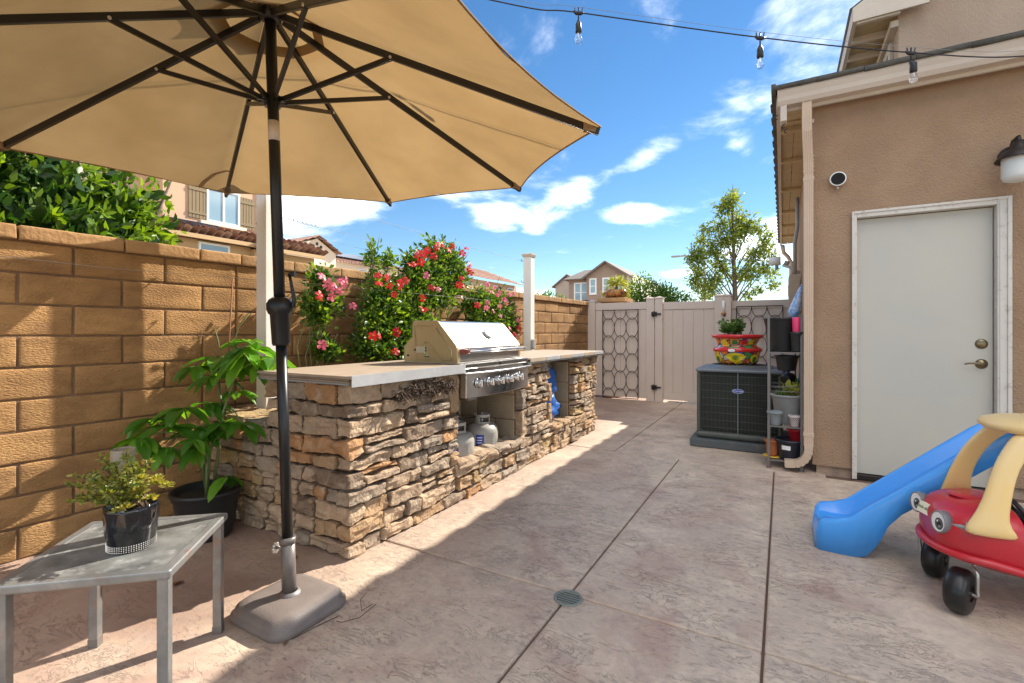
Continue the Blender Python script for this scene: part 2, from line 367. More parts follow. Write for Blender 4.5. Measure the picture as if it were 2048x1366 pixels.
def thing(name, loc, label, cat, group=None, kind=None):
    o = bpy.data.objects.new(name, None); COL.objects.link(o); o.location = loc; o.empty_display_size = .1
    return tag(o, label, cat, group, kind)
def put(name, mb, m, parent=None, bev=0, seg=2, label=None, kind=None, subsurf=0, solid=0):   # one mesh object from world-space geometry
    off = wloc(parent) if parent else Vector((0, 0, 0))
    me = mb.mesh(name, off) if isinstance(mb, MB) else mb
    me.materials.append(m); o = bpy.data.objects.new(name, me); COL.objects.link(o)
    if parent: o.parent = parent
    if solid: s = o.modifiers.new('solid', 'SOLIDIFY'); s.thickness = solid; s.offset = 0
    if bev: b = o.modifiers.new('bevel', 'BEVEL'); b.width = bev; b.segments = seg; b.limit_method = 'ANGLE'; b.angle_limit = R(35)
    if subsurf: q = o.modifiers.new('sub', 'SUBSURF'); q.levels = subsurf; q.render_levels = subsurf
    return tag(o, label, kind=kind)
def inst(name, me, loc, parent, rot=None, scale=None, label=None):   # a piece that shares its mesh with alike pieces
    o = bpy.data.objects.new(name, me); COL.objects.link(o)
    if parent: o.parent = parent; o.location = Vector(loc)-wloc(parent)
    else: o.location = loc
    if rot is not None: o.rotation_euler = rot
    if scale: o.scale = scale
    if label: o['label'] = label
    return o
def rough_box(sx, sy, sz, seed, div=(6, 2, 3), rad=.012, amp=.006, freq=9, ridge=0, flat=False):
    hx, hy, hz = sx/2, sy/2, sz/2; idx = {}; vs = []; fs = []
    off = Vector((seed*13.7, seed*7.1, seed*3.3))
    def pos1(i, n, h):
        e = min(rad*1.1, h*.5)
        if n < 3: return (i/n*2-1)*h
        if i == 0: return -h
        if i == n: return h
        return -h+e+(i-1)/(n-2)*(2*h-2*e)
    def vert(i, j, k):
        key = (i, j, k)
        if key in idx: return idx[key]
        p = Vector((pos1(i, div[0], hx), pos1(j, div[1], hy), pos1(k, div[2], hz)))
        r = min(rad, hx*.9, hy*.9, hz*.9)
        inn = Vector((max(-hx+r, min(hx-r, p.x)), max(-hy+r, min(hy-r, p.y)), max(-hz+r, min(hz-r, p.z))))
        d = p-inn; n = d.normalized() if d.length > 1e-6 else Vector((0, 0, 0))
        q = inn+n*r if d.length > 1e-6 else p
        a = noise.noise_vector(p*freq+off)*amp
        if ridge: a += n*(noise.turbulence(Vector((p.x*freq*.8, p.y*freq*.8, p.z*freq*2.6))+off, 3, True)-.5)*ridge
        q = q+a; idx[key] = len(vs); vs.append(q); return idx[key]
    nx, ny, nz_ = div
    for a, b, ax in ((nx, ny, 2), (nx, nz_, 1), (ny, nz_, 0)):
        for i in range(a):
            for j in range(b):
                for side in (0, 1):
                    if ax == 2: q = [(i, j), (i+1, j), (i+1, j+1), (i, j+1)]; f = [vert(x, y, side*nz_) for x, y in q]
                    elif ax == 1: q = [(i, j), (i+1, j), (i+1, j+1), (i, j+1)]; f = [vert(x, side*ny, y) for x, y in q]
                    else: q = [(i, j), (i+1, j), (i+1, j+1), (i, j+1)]; f = [vert(side*nx, x, y) for x, y in q]
                    fs.append(f)
    m = MB(); m.add(vs, fs, not flat); return m
def leafcloud(name, pos, dirs, sizes, m, parent=None, shade=None, width=.42, fold=.25, droop=.15, seed=1, kind='stuff'):
    """many real little leaves in one mesh: pos Nx3 base points, dirs Nx3 leaf axes, sizes N"""
    rg = np.random.default_rng(seed); n = len(pos); pos = np.array(pos, float); d = np.array(dirs, float); d /= np.linalg.norm(d, axis=1)[:, None]+1e-9
    rnd = rg.normal(size=(n, 3)); sd = np.cross(d, rnd); sd /= np.linalg.norm(sd, axis=1)[:, None]+1e-9; up = np.cross(sd, d)
    S = np.array(sizes, float)[:, None]; W = S*width/2
    pts = np.stack([pos, pos+d*S*.35+sd*W+up*W*fold, pos+d*S*.72+sd*W*.72+up*(W*fold-S*droop*.3), pos+d*S-up*S*droop,
                    pos+d*S*.72-sd*W*.72+up*(W*fold-S*droop*.3), pos+d*S*.35-sd*W+up*W*fold, pos+d*S*.5-up*S*droop*.1], axis=1)
    off = np.array(wloc(parent)) if parent else np.zeros(3)
    V = (pts-off).reshape(-1, 3); k = np.arange(n)[:, None]*7
    F = np.concatenate([k+np.array([[0, 1, 2, 6]]), k+np.array([[6, 2, 3, 4]]), k+np.array([[0, 6, 4, 5]])], axis=1).reshape(-1, 4)
    me = bpy.data.meshes.new(name); me.vertices.add(len(V)); me.vertices.foreach_set('co', V.astype(np.float32).ravel())
    me.loops.add(F.size); me.loops.foreach_set('vertex_index', F.astype(np.int32).ravel())
    me.polygons.add(len(F)); me.polygons.foreach_set('loop_start', (np.arange(len(F))*4).astype(np.int32)); me.polygons.foreach_set('loop_total', np.full(len(F), 4, np.int32))
    me.update(calc_edges=True)
    a = me.attributes.new('shade', 'FLOAT', 'POINT'); sh = rg.random(n) if shade is None else np.clip(shade, 0, 1); a.data.foreach_set('value', np.repeat(sh, 7).astype(np.float32))
    me.polygons.foreach_set('use_smooth', np.ones(len(F), bool))
    me.materials.append(m); o = bpy.data.objects.new(name, me); COL.objects.link(o)
    if parent: o.parent = parent
    if kind: o['kind'] = kind
    return o
def clumps(cl, n_per, seed=1, shell=.45, out=.7, updir=.3):
    """leaf positions inside ellipsoids (x,y,z,rx,ry,rz); leaves point outwards and up"""
    rg = np.random.default_rng(seed); P = []; Dd = []; vol = np.array([(c[3]*c[4]*c[5])**(2/3) for c in cl]); vol /= vol.sum()
    for c, fr in zip(cl, vol):
        n = max(4, int(n_per*fr)); v = rg.normal(size=(n, 3)); v /= np.linalg.norm(v, axis=1)[:, None]
        r = (shell+(1-shell)*rg.random(n))[:, None]*(1+.18*rg.normal(size=(n, 1)))
        p = v*r*np.array(c[3:6])+np.array(c[:3]); P.append(p); Dd.append(v*out+rg.normal(size=(n, 3))*.6+np.array([0, 0, updir]))
    return np.concatenate(P), np.concatenate(Dd)
def text(name, s, size, m, parent, loc, rot, depth=.001, xs=1, italic=0):
    cu = bpy.data.curves.new(name, 'FONT'); cu.body = s; cu.size = size; cu.extrude = depth; cu.align_x = 'CENTER'; cu.align_y = 'CENTER'; cu.shear = italic
    tmp = bpy.data.objects.new('tmp', cu); COL.objects.link(tmp); dg = bpy.context.evaluated_depsgraph_get()
    me = bpy.data.meshes.new_from_object(tmp.evaluated_get(dg)); bpy.data.objects.remove(tmp); me.materials.clear(); me.materials.append(m)
    o = bpy.data.objects.new(name, me); COL.objects.link(o); o.parent = parent; o.location = Vector(loc)-wloc(parent); o.rotation_euler = rot; o.scale = (xs, 1, 1)
    return o

# ================================================================== SETTING: ground
g = MB(); g.add([(-400, -400, -.14), (400, -400, -.14), (400, 500, -.14), (-400, 500, -.14)], [(0, 1, 2, 3)])
tag(put('ground', g, m_farground), kind='structure')
pat = bpy.data.objects.new('patio', None); COL.objects.link(pat); pat['kind'] = 'structure'
sub = MB(); sub.box((-3.6, -5.3, -.135), (3.6, 8.4, -.013)); put('joint_bed', sub, mat('joint grit', (.15, .09, .065), .95), pat)
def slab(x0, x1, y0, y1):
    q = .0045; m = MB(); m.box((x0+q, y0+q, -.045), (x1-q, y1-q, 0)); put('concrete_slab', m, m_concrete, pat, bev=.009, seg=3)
for x0, x1, y0, y1 in ((-3.5, -.80, -2.1, 1.9), (-.80, -.06, -2.1, 1.9), (-3.5, -.80, -5.2, -2.1), (-.80, -.06, -5.2, -2.1), (-.06, 3.5, -5.2, -2.1), (-.06, 3.5, -2.1, 1.9), (-3.5, -.80, 1.9, 4.41), (-.80, -.06, 1.9, 4.41),  # slabs behind the camera are added to bounce warm fill light
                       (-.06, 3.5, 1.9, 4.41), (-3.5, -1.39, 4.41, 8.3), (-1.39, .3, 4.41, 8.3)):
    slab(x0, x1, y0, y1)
# floor drain
m_drain = mat('grey green drain plastic', (.20, .22, .19), .7)
m_soil_d = mat('drain dark', (.01, .01, .01), .95)
dr = thing('floor_drain', (-.79, 1.868, 0), 'round slotted metal drain cover where the patio joints cross', 'drain')
m = MB(); m.lathe([(.062, .001), (.062, .004), (.060, .006), (.052, .006), (.050, .004), (.050, .0005)], (-.79, 1.868, 0), 32); put('rim', m, m_drain, dr)
m = MB(); m.disc((-.79, 1.868, .0012), .0515); put('sump', m, m_soil_d, dr)
for i in range(6):
    y = -.040+i*.016; h = math.sqrt(.05**2-y*y)
    m = MB(); m.box((-.79-h, 1.868+y-.0038, .0015), (-.79+h, 1.868+y+.0038, .0045)); put('bar', m, m_drain, dr)

# ================================================================== block wall (runs a little askew to the patio)
WD = Vector((.0474, 1, 0)).normalized(); WN = Vector((WD.y, -WD.x, 0))
def wx(y): return -3.29+.0474*(y-.77)
wall = thing('block_wall', (wx(3), 3, 0), 'long tan slump block garden wall with a cap course', 'wall')
wrot = math.atan2(WD.y, WD.x)-math.pi/2
BH, BL_ = .1585, .42
core = MB(); a0, a1 = -1.9, 8.25
pv = lambda y, d, z: (wx(y)-d*WN.x, y-d*WN.y, z)
core.add([pv(a0, .007, 0), pv(a1, .007, 0), pv(a1, .145, 0), pv(a0, .145, 0), pv(a0, .007, 1.60), pv(a1, .007, 1.60), pv(a1, .145, 1.60), pv(a0, .145, 1.60)],
         [(0,3,2,1),(4,5,6,7),(0,1,5,4),(1,2,6,5),(2,3,7,6),(3,0,4,7)])
put('mortar', core, m_mortar, wall)
blocks = {}
def bmesh_block(L, v, h=BH-.010, dpt=.16, amp=.0022):
    key = (round(L, 3), v, h)
    if key not in blocks:
        mm = rough_box(dpt, L-.010, h, 31*v+len(blocks), (4, 15, 7), .006, amp, 9); me = mm.mesh('block'); me.materials.append(m_block if h > .1 else m_cap); blocks[key] = me
    return blocks[key]
JOINT = 1.883   # the control joint: a full-height break in the bond
for row in range(10):
    z = BH*(row+.5); s = 0 if row % 2 == 1 else .21
    ys = []
    y = JOINT-s
    k = JOINT
    edges = [JOINT]
    y = JOINT-(.21 if row % 2 == 0 else .42)
    while y > a0: edges.insert(0, y); y -= .42
    y = JOINT+(.42 if row % 2 == 0 else .21)
    while y < a1: edges.append(y); y += .42
    for e0, e1 in zip(edges, edges[1:]):
        L = round(e1-e0, 2); me = bmesh_block(L, random.randrange(6)); yc = (e0+e1)/2
        p = Vector((wx(yc), yc, z))-WN*(.08+random.uniform(-.003, .003))
        inst('block', me, p, wall, (random.uniform(-.004, .004), 0, wrot+(math.pi if random.random() < .5 else 0)))
cap_edges = [a0, -1.27, -.85, -.43, -.01, .40, .828, 1.258, 1.65, 1.909, 2.30, 2.72, 3.0, 3.42, 3.84, 4.26, 4.68, 5.10, 5.52, 5.94, 6.36, 6.78, 7.2, 7.62, 8.04, a1]
for e0, e1 in zip(cap_edges, cap_edges[1:]):
    me = bmesh_block(round(e1-e0, 2), random.randrange(3), .072, .20, .003); yc = (e0+e1)/2
    p = Vector((wx(yc), yc, 1.585+.038))-WN*(.08-.006+random.uniform(-.002, .002)); inst('cap_block', me, p, wall, (0, 0, wrot))

# ================================================================== outdoor kitchen
KX = -1.86
kit = thing('outdoor_kitchen', (-2.2, 3.4, 0), 'stone veneered outdoor kitchen island with two open bays', 'kitchen island')
core = MB()
core.box((-2.50, 1.70, 0), (-1.925, 2.56, .868)); core.box((-2.50, 3.44, 0), (-1.925, 4.02, .868)); core.box((-2.50, 4.58, 0), (-1.925, 5.18, .868))
core.box((-2.50, 2.56, 0), (-1.925, 3.44, .19)); core.box((-2.50, 4.02, 0), (-1.925, 4.58, .19)); core.box((-2.55, 1.72, 0), (-2.50, 5.18, .868))
core.box((-3.17, 1.71, 0), (-2.55, 2.14, .585))
put('mortar', core, m_mortar, kit)
def stone(x0, x1, y0, y1, z0, z1, seed, out=None, name='stone'):
    cx, cy, cz = (x0+x1)/2, (y0+y1)/2, (z0+z1)/2; sx, sy, sz = x1-x0, y1-y0, z1-z0
    dv = (max(3, min(14, int(sx/.018))), max(3, min(16, int(sy/.018))), max(4, min(8, int(sz/.014))))
    mm = rough_box(sx, sy, sz, seed, dv, min(.010, sz*.22), .009, 8.5, .028, True)
    me = mm.mesh(name); me.materials.append(m_stone)
    return inst(name, me, (cx, cy, cz), kit, (random.uniform(-.05, .05), random.uniform(-.02, .02), random.uniform(-.03, .03)))
def cells(a, b, lo, hi):
    out = []; x = a
    while x < b-.001:
        L = random.uniform(lo, hi)
        if b-x-L < lo*.8: L = b-x
        if L > hi*1.35: L = (b-x)/2
        out.append((x, min(x+L, b))); x += L
    return out
rows = [0]
random.seed(21)
while rows[-1] < .80: rows.append(rows[-1]+random.choice([.062, .075, .085, .095, .11]))
rows = [r*.868/rows[-1] for r in rows]; sd = 100
for i, (z0, z1) in enumerate(zip(rows, rows[1:])):
    zc = (z0+z1)/2; gp = .0055
    L1, L2 = (.10, random.uniform(.2, .3)) if i % 2 else (random.uniform(.22, .36), .11)     # corner stone: length along the end, along the front
    pr = random.uniform(-.01, .012)
    sd += 1; stone(KX-L1, KX+pr, 1.64-pr, 1.64+L2, z0+gp, z1-gp, sd)
    # front
    if zc < .225: iv = [(1.64+L2, 5.24)]
    else:
        jm = .075 if .30 < zc < .66 else 0
        iv = [(1.64+L2, 2.56-(.10 if zc > .60 else 0)), (3.44+jm, 4.02-jm), (4.58, 5.24)]
    for a, b in iv:
        for y0, y1 in cells(a, b, .09, .30):
            d = random.uniform(-.018, .016)
            if z1-z0 > .085 and random.random() < .28:
                zm = z0+(z1-z0)*random.uniform(.4, .6); ym = y0+(y1-y0)*random.uniform(.3, .7)
                for q in ((y0, y1, z0, zm), (y0, y1, zm, z1)) if random.random() < .6 else ((y0, ym, z0, z1), (ym, y1, z0, zm), (ym, y1, zm, z1)):
                    sd += 1; d = random.uniform(-.018, .014); stone(KX-.09, KX+d, q[0]+gp, q[1]-gp, q[2]+gp, q[3]-gp, sd)
            else:
                sd += 1; stone(KX-.09, KX+d, y0+gp, y1-gp, z0+gp*.7, z1-gp*.7, sd)
    # end face towards the camera
    for a, b in ([(-2.54, KX-L1)] if zc > .60 else [(-3.16, KX-L1)]):
        for x0, x1 in cells(a, b, .09, .24):
            sd += 1; d = random.uniform(-.012, .010); stone(x0+gp, x1-gp, 1.64-d, 1.72, z0+gp*.6, z1-gp*.6, sd)
    # far end and the low wall's top corner
    sd += 1; stone(-2.5, -1.95, 5.17, 5.235, z0+gp, z1-gp, sd)
for y0, y1, z0, z1 in ((3.435, 3.512, .31, .48), (3.44, 3.51, .485, .655), (3.950, 4.018, .31, .48), (3.952, 4.018, .485, .655), (2.46, 2.565, .60, .865)):
    sd += 1; stone(KX-.10, KX+.004, y0, y1, z0, z1, sd)
for y0, y1 in ((2.55, 2.78), (2.785, 3.02), (3.025, 3.22), (3.225, 3.45), (4.01, 4.25), (4.255, 4.59)):    # flat ledge stones of the sills
    sd += 1; stone(-2.03, KX+.018, y0, y1, .218, .262, sd, name='ledge_stone')
for x0, x1 in ((-3.15, -2.94), (-2.935, -2.74), (-2.735, -2.55)):
    sd += 1; stone(x0, x1, 1.635, 2.13, .585, .628, sd, name='ledge_stone')
# grey block lining of the bays
m_cmu = mat('plain concrete block', (.34, .26, .17), .93, col2=(.27, .205, .135), vs=6, bump=.5, bs=70, tint=.1)
def cmu(x0, x1, y0, y1, z0, z1):
    global sd
    sd += 1; mm = rough_box(x1-x0-.004, y1-y0-.004, z1-z0-.004, sd, (3, 3, 3), .006, .0015, 12); me = mm.mesh('block'); me.materials.append(m_cmu); inst('block', me, ((x0+x1)/2, (y0+y1)/2, (z0+z1)/2), kit)
for yw in (3.425, 4.562):
    for k, (z0, z1) in enumerate(((.20, .40), (.40, .61), (.61, .82))):
        xs = (-2.52, -2.30, -1.935) if k % 2 else (-2.52, -2.12, -1.935)
        for x0, x1 in zip(xs, xs[1:]): cmu(x0, x1, yw, yw+.035, z0, z1)
for y0, y1 in ((2.56, 2.99), (2.99, 3.42), (4.03, 4.56)):
    for z0, z1 in ((.20, .40), (.40, .61), (.61, .82)): cmu(-2.50, -2.455, y0, y1, z0, z1)
# countertop: layered boards under a slab, cut out for the grill
def top(y0, y1, xf, nm, m_, z0, z1, xb=-2.56, bev=.002):
    q = MB(); q.box((xb, y0, z0), (xf, y1, z1)); return put(nm, q, m_, kit, bev=bev)
for y0, y1 in ((1.605, 2.545), (3.465, 5.30)):
    e0 = y0 if y0 < 2 else y0; e1 = y1 if y1 < 3 else y1
    top(y0+.006, y1, -1.832, 'cement_board', m_gpot, .868, .878)
    top(y0+.002, y1, -1.828, 'plywood_layer', m_ply, .879, .889); top(y0+.008, y1, -1.832, 'plywood_layer', m_ply, .890, .899)
    top(y0, y1, -1.806, 'counter_slab', m_tile, .900, .914)
top(2.5455, 3.4645, -2.36, 'counter_slab', m_tile, .900, .9138)
q = MB(); q.box((-1.8055, 1.605, .862), (-1.80, 2.55, .9145)); q.box((-1.827, 1.606, .9146), (-1.80, 2.55, .9165)); put('edge_trim', q, m_trimw, kit)
yy = 3.468
for k in range(6):   # short edge tiles along the right part of the front
    q = MB(); q.box((-1.8055, yy, .882), (-1.796, yy+.298, .9135)); put('edge_tile', q, m_trimw if k % 2 else m_tile, kit, bev=.001); 
    q = MB(); q.box((-1.826, yy+.002, .866), (-1.805, yy+.296, .8815)); put('edge_tile', q, m_gpot, kit, bev=.001); yy += .3045

# ------------------------------------------------------------------ built-in grill
gr = thing('gas_grill', (-2.1, 3.0, .915), 'stainless built in gas grill with sides coloured tan for the wall reflection, set into the stone island', 'grill')
GY0, GY1 = 2.57, 3.445
prof = [(-1.885, .925), (-1.885, 1.005), (-1.890, 1.022), (-1.90, 1.038), (-2.045, 1.192), (-2.058, 1.202), (-2.075, 1.206), (-2.25, 1.208), (-2.268, 1.203), (-2.28, 1.19), (-2.285, 1.05), (-2.285, .925)]
def lid():
    m = MB(); n = len(prof); vs = [(x, y, z) for y in (GY0+.03, GY1-.03) for x, z in prof]
    m.add(vs, [(i, i+1, n+i+1, n+i) for i in range(n-1)], False)
    return m
q = lid(); put('lid', q, m_steel, gr, solid=.004)
for y0, y1 in ((GY0, GY0+.032), (GY1-.032, GY1)):
    q = MB(); q.prism([(x, z) for x, z in [(-1.880, .918)]+[(x+.004, z+.003) for x, z in prof[1:-1]]+[(-2.289, .918)]], y0, y1, 'Y'); put('side_panel', q, m_reflsteel, gr, bev=.006, seg=3)
    ye = y0-.003 if y0 == GY0 else y1
    q = MB(); q.prism([(-2.30, .917), (-2.23, .917), (-2.23, 1.09), (-2.28, 1.09), (-2.345, 1.03), (-2.345, .917)], ye, ye+.003, 'Y'); put('rear_plate', q, m_reflsteel, gr)
# pressed ribs on the near side panel
q = MB(); q.tube([(-2.235, GY0-.001, 1.02), (-2.255, GY0-.001, 1.17), (-2.09, GY0-.001, 1.175), (-2.06, GY0-.001, 1.165)], .004, 6); put('pressed_rib', q, m_reflsteel, gr)
q = MB(); q.tube([(-2.16, GY0-.001, 1.055), (-2.14, GY0-.001, 1.06), (-2.12, GY0-.001, 1.045), (-2.0, GY0-.001, .94), (-1.93, GY0-.001, .94), (-1.93, GY0-.001, 1.005), (-2.06, GY0-.001, 1.155)], .005, 6); put('pressed_rib', q, m_reflsteel, gr)
q = MB(); q.prism([(-2.235, .985), (-2.16, .985), (-2.16, 1.03), (-2.235, 1.03)], GY0-.006, GY0-.001, 'Y'); put('hinge_plate', q, m_steel2, gr)
for x, z in ((-2.245, 1.005), (-2.31, .965), (-2.15, 1.02), (-2.15, 1.0), (-2.15, .96), (-2.13, .96)):
    q = MB(); q.cyl((x, GY0-.009, z), (x, GY0-.004, z), .007 if x < -2.2 else .005, 10); put('bolt', q, m_bronze, gr)
q = MB(); q.prism([(-2.16, .95), (-2.12, .95), (-2.12, .975), (-2.14, .975), (-2.14, 1.035), (-2.16, 1.035)], GY0-.004, GY0-.001, 'Y'); put('hinge_plate', q, m_steel, gr)
# handle with end blocks
hz, hx = 1.0, -1.825
q = MB(); q.cyl((hx, 2.615, hz), (hx, 3.40, hz), .013, 16); hb = put('handle', q, m_steel, gr)
for y in (2.60, 3.395):
    q = MB(); q.prism([(-1.884, hz-.022), (-1.83, hz-.018), (-1.812, hz-.010), (-1.812, hz+.012), (-1.884, hz+.016)], y, y+.022, 'Y'); put('end_block', q, mat('heat tinted metal', (.30, .10, .09), .35, .7) if y < 3 else m_reflsteel, hb, bev=.003)
tn = Vector((.145, 0, .154)).cross(Vector((0, 1, 0))); tn = Vector((.72, 0, .69)); tp = Vector((-1.965, 3.06, 1.107))
q = MB(); q.tube([tp, tp+tn*.020, tp+tn*.024], [.040, .040, .036], 28); tm = put('thermometer', q, m_steel2, gr)
q = MB(); q.disc(tp+tn*.0246, .031, tn, 28); put('dial', q, m_wp, tm)
q = MB(); q.bar(tp+tn*.0252, tp+tn*.0252+Vector((-.018, .006, .018)), .002, .001); put('needle', q, m_bp, tm)
# front ledge, bowed shelf, bowed control panel
q = MB(); q.box((-2.33, GY0-.012, .9155), (-1.858, GY1+.012, .9235)); put('grill_flange', q, m_steel2, gr)
q = MB(); q.box((-1.857, GY0-.008, .884), (-1.812, GY1+.008, .918)); put('front_rail', q, m_steel, gr, bev=.004)
q = MB(); q.box((-1.811, 2.995, .890), (-1.8095, 3.02, .914)); put('rail_seam', q, m_black, gr)
def bow(t): return .048*(1-(2*t-1)**2)
n = 24
def bowstrip(x_in, z0, z1, x_off, y0=GY0-.03, y1=GY1+.03):
    m = MB(); vs = []
    for i in range(n+1):
        t = i/n; y = y0+(y1-y0)*t; xo = x_off+bow(t); vs += [(x_in, y, z0), (xo, y, z0), (xo, y, z1), (x_in, y, z1)]
    fs = [(4*i+j, 4*i+(j+1) % 4, 4*(i+1)+(j+1) % 4, 4*(i+1)+j) for i in range(n) for j in range(4)]+[(0, 1, 2, 3), (4*n+3, 4*n+2, 4*n+1, 4*n)]
    return m.add(vs, fs)
put('bowed_shelf', bowstrip(-1.86, .848, .862, -1.79), m_steel, gr, bev=.005, seg=3)
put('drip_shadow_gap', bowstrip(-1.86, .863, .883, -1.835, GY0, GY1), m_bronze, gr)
put('control_panel', bowstrip(-1.86, .690, .846, -1.812, GY0, GY1), m_steel, gr, bev=.003)
q = MB(); q.box((-2.30, GY0+.01, .70), (-1.862, GY1-.01, .883)); put('burner_box', q, m_steel2, gr)
q = MB(); q.box((-1.95, GY0+.10, .66), (-1.86, GY0+.19, .699)); put('drip_tray_end', q, m_steel2, gr)
for i, (y, r) in enumerate(((2.68, .031), (2.80, .031), (2.925, .031), (3.055, .031), (3.145, .022), (3.24, .031))):
    t = (y-GY0)/(GY1-GY0); x = -1.812+bow(t)
    q = MB(); q.tube([(x, y, .785), (x+.006, y, .785)], [r*1.18, r*1.1], 24); k = put('knob', q, m_chrome, gr)
    q = MB(); q.tube([(x+.006, y, .785), (x+.03, y, .785), (x+.034, y, .785)], [r*.86, r*.80, r*.66], 24); put('grip', q, m_steel, k)
    q = MB(); q.box((x+.030, y-.004, .785-r*.8), (x+.040, y+.004, .785+r*.8)); put('grip_bar', q, m_chrome, k, bev=.002)

# propane tanks, tarp, dead plant
def tank(x, y, z, r, label, sc_=1.0, txt=True):
    t = thing('propane_tank', (x, y, z), label, 'propane tank', 'propane tanks under the grill')
    q = MB(); q.lathe([(.0, .0), (r*.8, 0), (r*.82, .02), (r, .035), (r, .15), (r*.96, .175), (r*.82, .20), (r*.5, .215), (0, .22)], (x, y, z), 32); put('tank_body', q, m_tank, t)
    q = MB(); q.lathe([(r*.99, .147), (r*1.012, .15), (r*.99, .153)], (x, y, z), 32); put('weld_seam', q, m_tank, t)
    q = MB(); rr = r*.50; a0, a1 = R(-160), R(160); zz0, zz1 = .205, .285; ns = 40   # open collar with a hand slot facing the patio
    for i in range(ns):
        p0 = a0+(a1-a0)*i/ns+R(-30); p1 = a0+(a1-a0)*(i+1)/ns+R(-30); am = (p0+p1)/2; slot = abs(am-R(-35)) < R(38)
        for za, zb in (((zz0, zz0+.022), (zz1-.022, zz1)) if slot else ((zz0, zz1),)):
            vs = []
            for rad_ in (rr, rr-.004):
                vs += [(x+rad_*math.cos(p), y+rad_*math.sin(p), z+zv) for p, zv in ((p0, za), (p1, za), (p1, zb), (p0, zb))]
            q.add(vs, [(0, 1, 2, 3), (7, 6, 5, 4), (0, 4, 5, 1), (3, 2, 6, 7), (0, 3, 7, 4), (1, 5, 6, 2)])
    put('collar', q, m_tank, t)
    q = MB(); q.cyl((x, y, z+.215), (x, y, z+.255), .012); q.cyl((x, y, z+.255), (x, y, z+.27), .02); put('valve', q, m_steel2, t)
    # label sheet wrapped round the body
    def wrap(nm, a, b, za, zb, m_, off=.0012):
        w_ = MB(); k = 10; vs = []
        for i in range(k+1):
            an = R(a+(b-a)*i/k); vs += [(x+(r+off)*math.cos(an), y+(r+off)*math.sin(an), z+za), (x+(r+off)*math.cos(an), y+(r+off)*math.sin(an), z+zb)]
        w_.add(vs, [(2*i, 2*i+2, 2*i+3, 2*i+1) for i in range(k)]); return put(nm, w_, m_, t)
    wrap('label_sheet', -112, -5, .045, .142, m_tank, .001); wrap('blue_label', -78, -50, .038, .143, m_badge); 
    for k in range(5): wrap('print_line', -40, -8-3*(k % 3), .125-k*.014, .1275-k*.014, m_gpot2, .0018)
    for k in range(3): wrap('print_line', -74, -56, .118-k*.02, .124-k*.02, m_wp, .0018)
    return t
tank(-2.08, 3.17, .195, .128, 'cream propane tank with open collar, further back under the grill')
tank(-2.045, 2.79, .195, .124, 'cream propane tank with blue label, partly hidden behind the stone corner')
q = MB(); q.tube([(-2.2, 2.95, .69), (-2.22, 3.0, .55), (-2.16, 2.98, .46), (-2.09, 3.15, .46)], .007, 8); tag(put('gas_hose', q, m_black), 'black rubber gas hose running down from the grill to the tanks', 'hose')
def lumpy(c, r, seed, amp=.25, fr=2.2, nn=20, mm=14):
    q = MB(); vs = []; fs = []
    for i in range(mm+1):
        for j in range(nn):
            th, ph = math.pi*i/mm, 2*math.pi*j/nn; d = Vector((math.sin(th)*math.cos(ph), math.sin(th)*math.sin(ph), math.cos(th)))
            k = 1+amp*noise.noise(d*fr+Vector((seed, 0, 0)))+.08*noise.noise(d*7+Vector((0, seed, 0))); vs.append((c[0]+d.x*r[0]*k, c[1]+d.y*r[1]*k, c[2]+d.z*r[2]*k))
    fs = [(i*nn+j, i*nn+(j+1) % nn, (i+1)*nn+(j+1) % nn, (i+1)*nn+j) for i in range(mm) for j in range(nn)]
    return q.add(vs, fs, True)
tb = thing('tarp_bundle', (-2.1, 4.3, .26), 'blue plastic sack standing in the right hand bay', 'sack')
put('lower_fold', lumpy((-2.07, 4.25, .38), (.15, .22, .16), 3, .4, 3), m_tarp, tb); put('upper_fold', lumpy((-2.07, 4.24, .60), (.13, .19, .20), 8, .4, 3), m_tarp, tb); put('tied_neck', lumpy((-2.13, 4.22, .78), (.05, .06, .07), 5, .5, 3), m_tarp, tb)
rg = random.Random(4); q = MB()
for i in range(260):
    t = rg.random(); p = Vector((KX+.025+rg.uniform(0, .02), 1.93+.52*t, .775+.03*math.sin(t*3)+.05*rg.uniform(-1, 1)*(.4+.6*math.sin(t*3.1))))
    pts = [p]; d = Vector((rg.uniform(.1, 1), rg.uniform(-1, 1), rg.uniform(-1, .8))).normalized()
    for k in range(4): d = (d+Vector((rg.uniform(-.9, .9), rg.uniform(-.9, .9), rg.uniform(-.9, .7)))).normalized(); pts.append(pts[-1]+d*rg.uniform(.008, .016))
    for k in range(1, 5): pts[k].x = max(pts[k].x, KX+.012)
    q.tube(pts, [.0028, .0036, .0036, .003, .0015], 4, caps=False)
dp = thing('dried_plant', (KX+.02, 2.2, .78), 'clump of curled dry brown plant hanging on the top stones', 'dried plant'); put('curled_stem', q, m_dead, dp, kind='stuff')

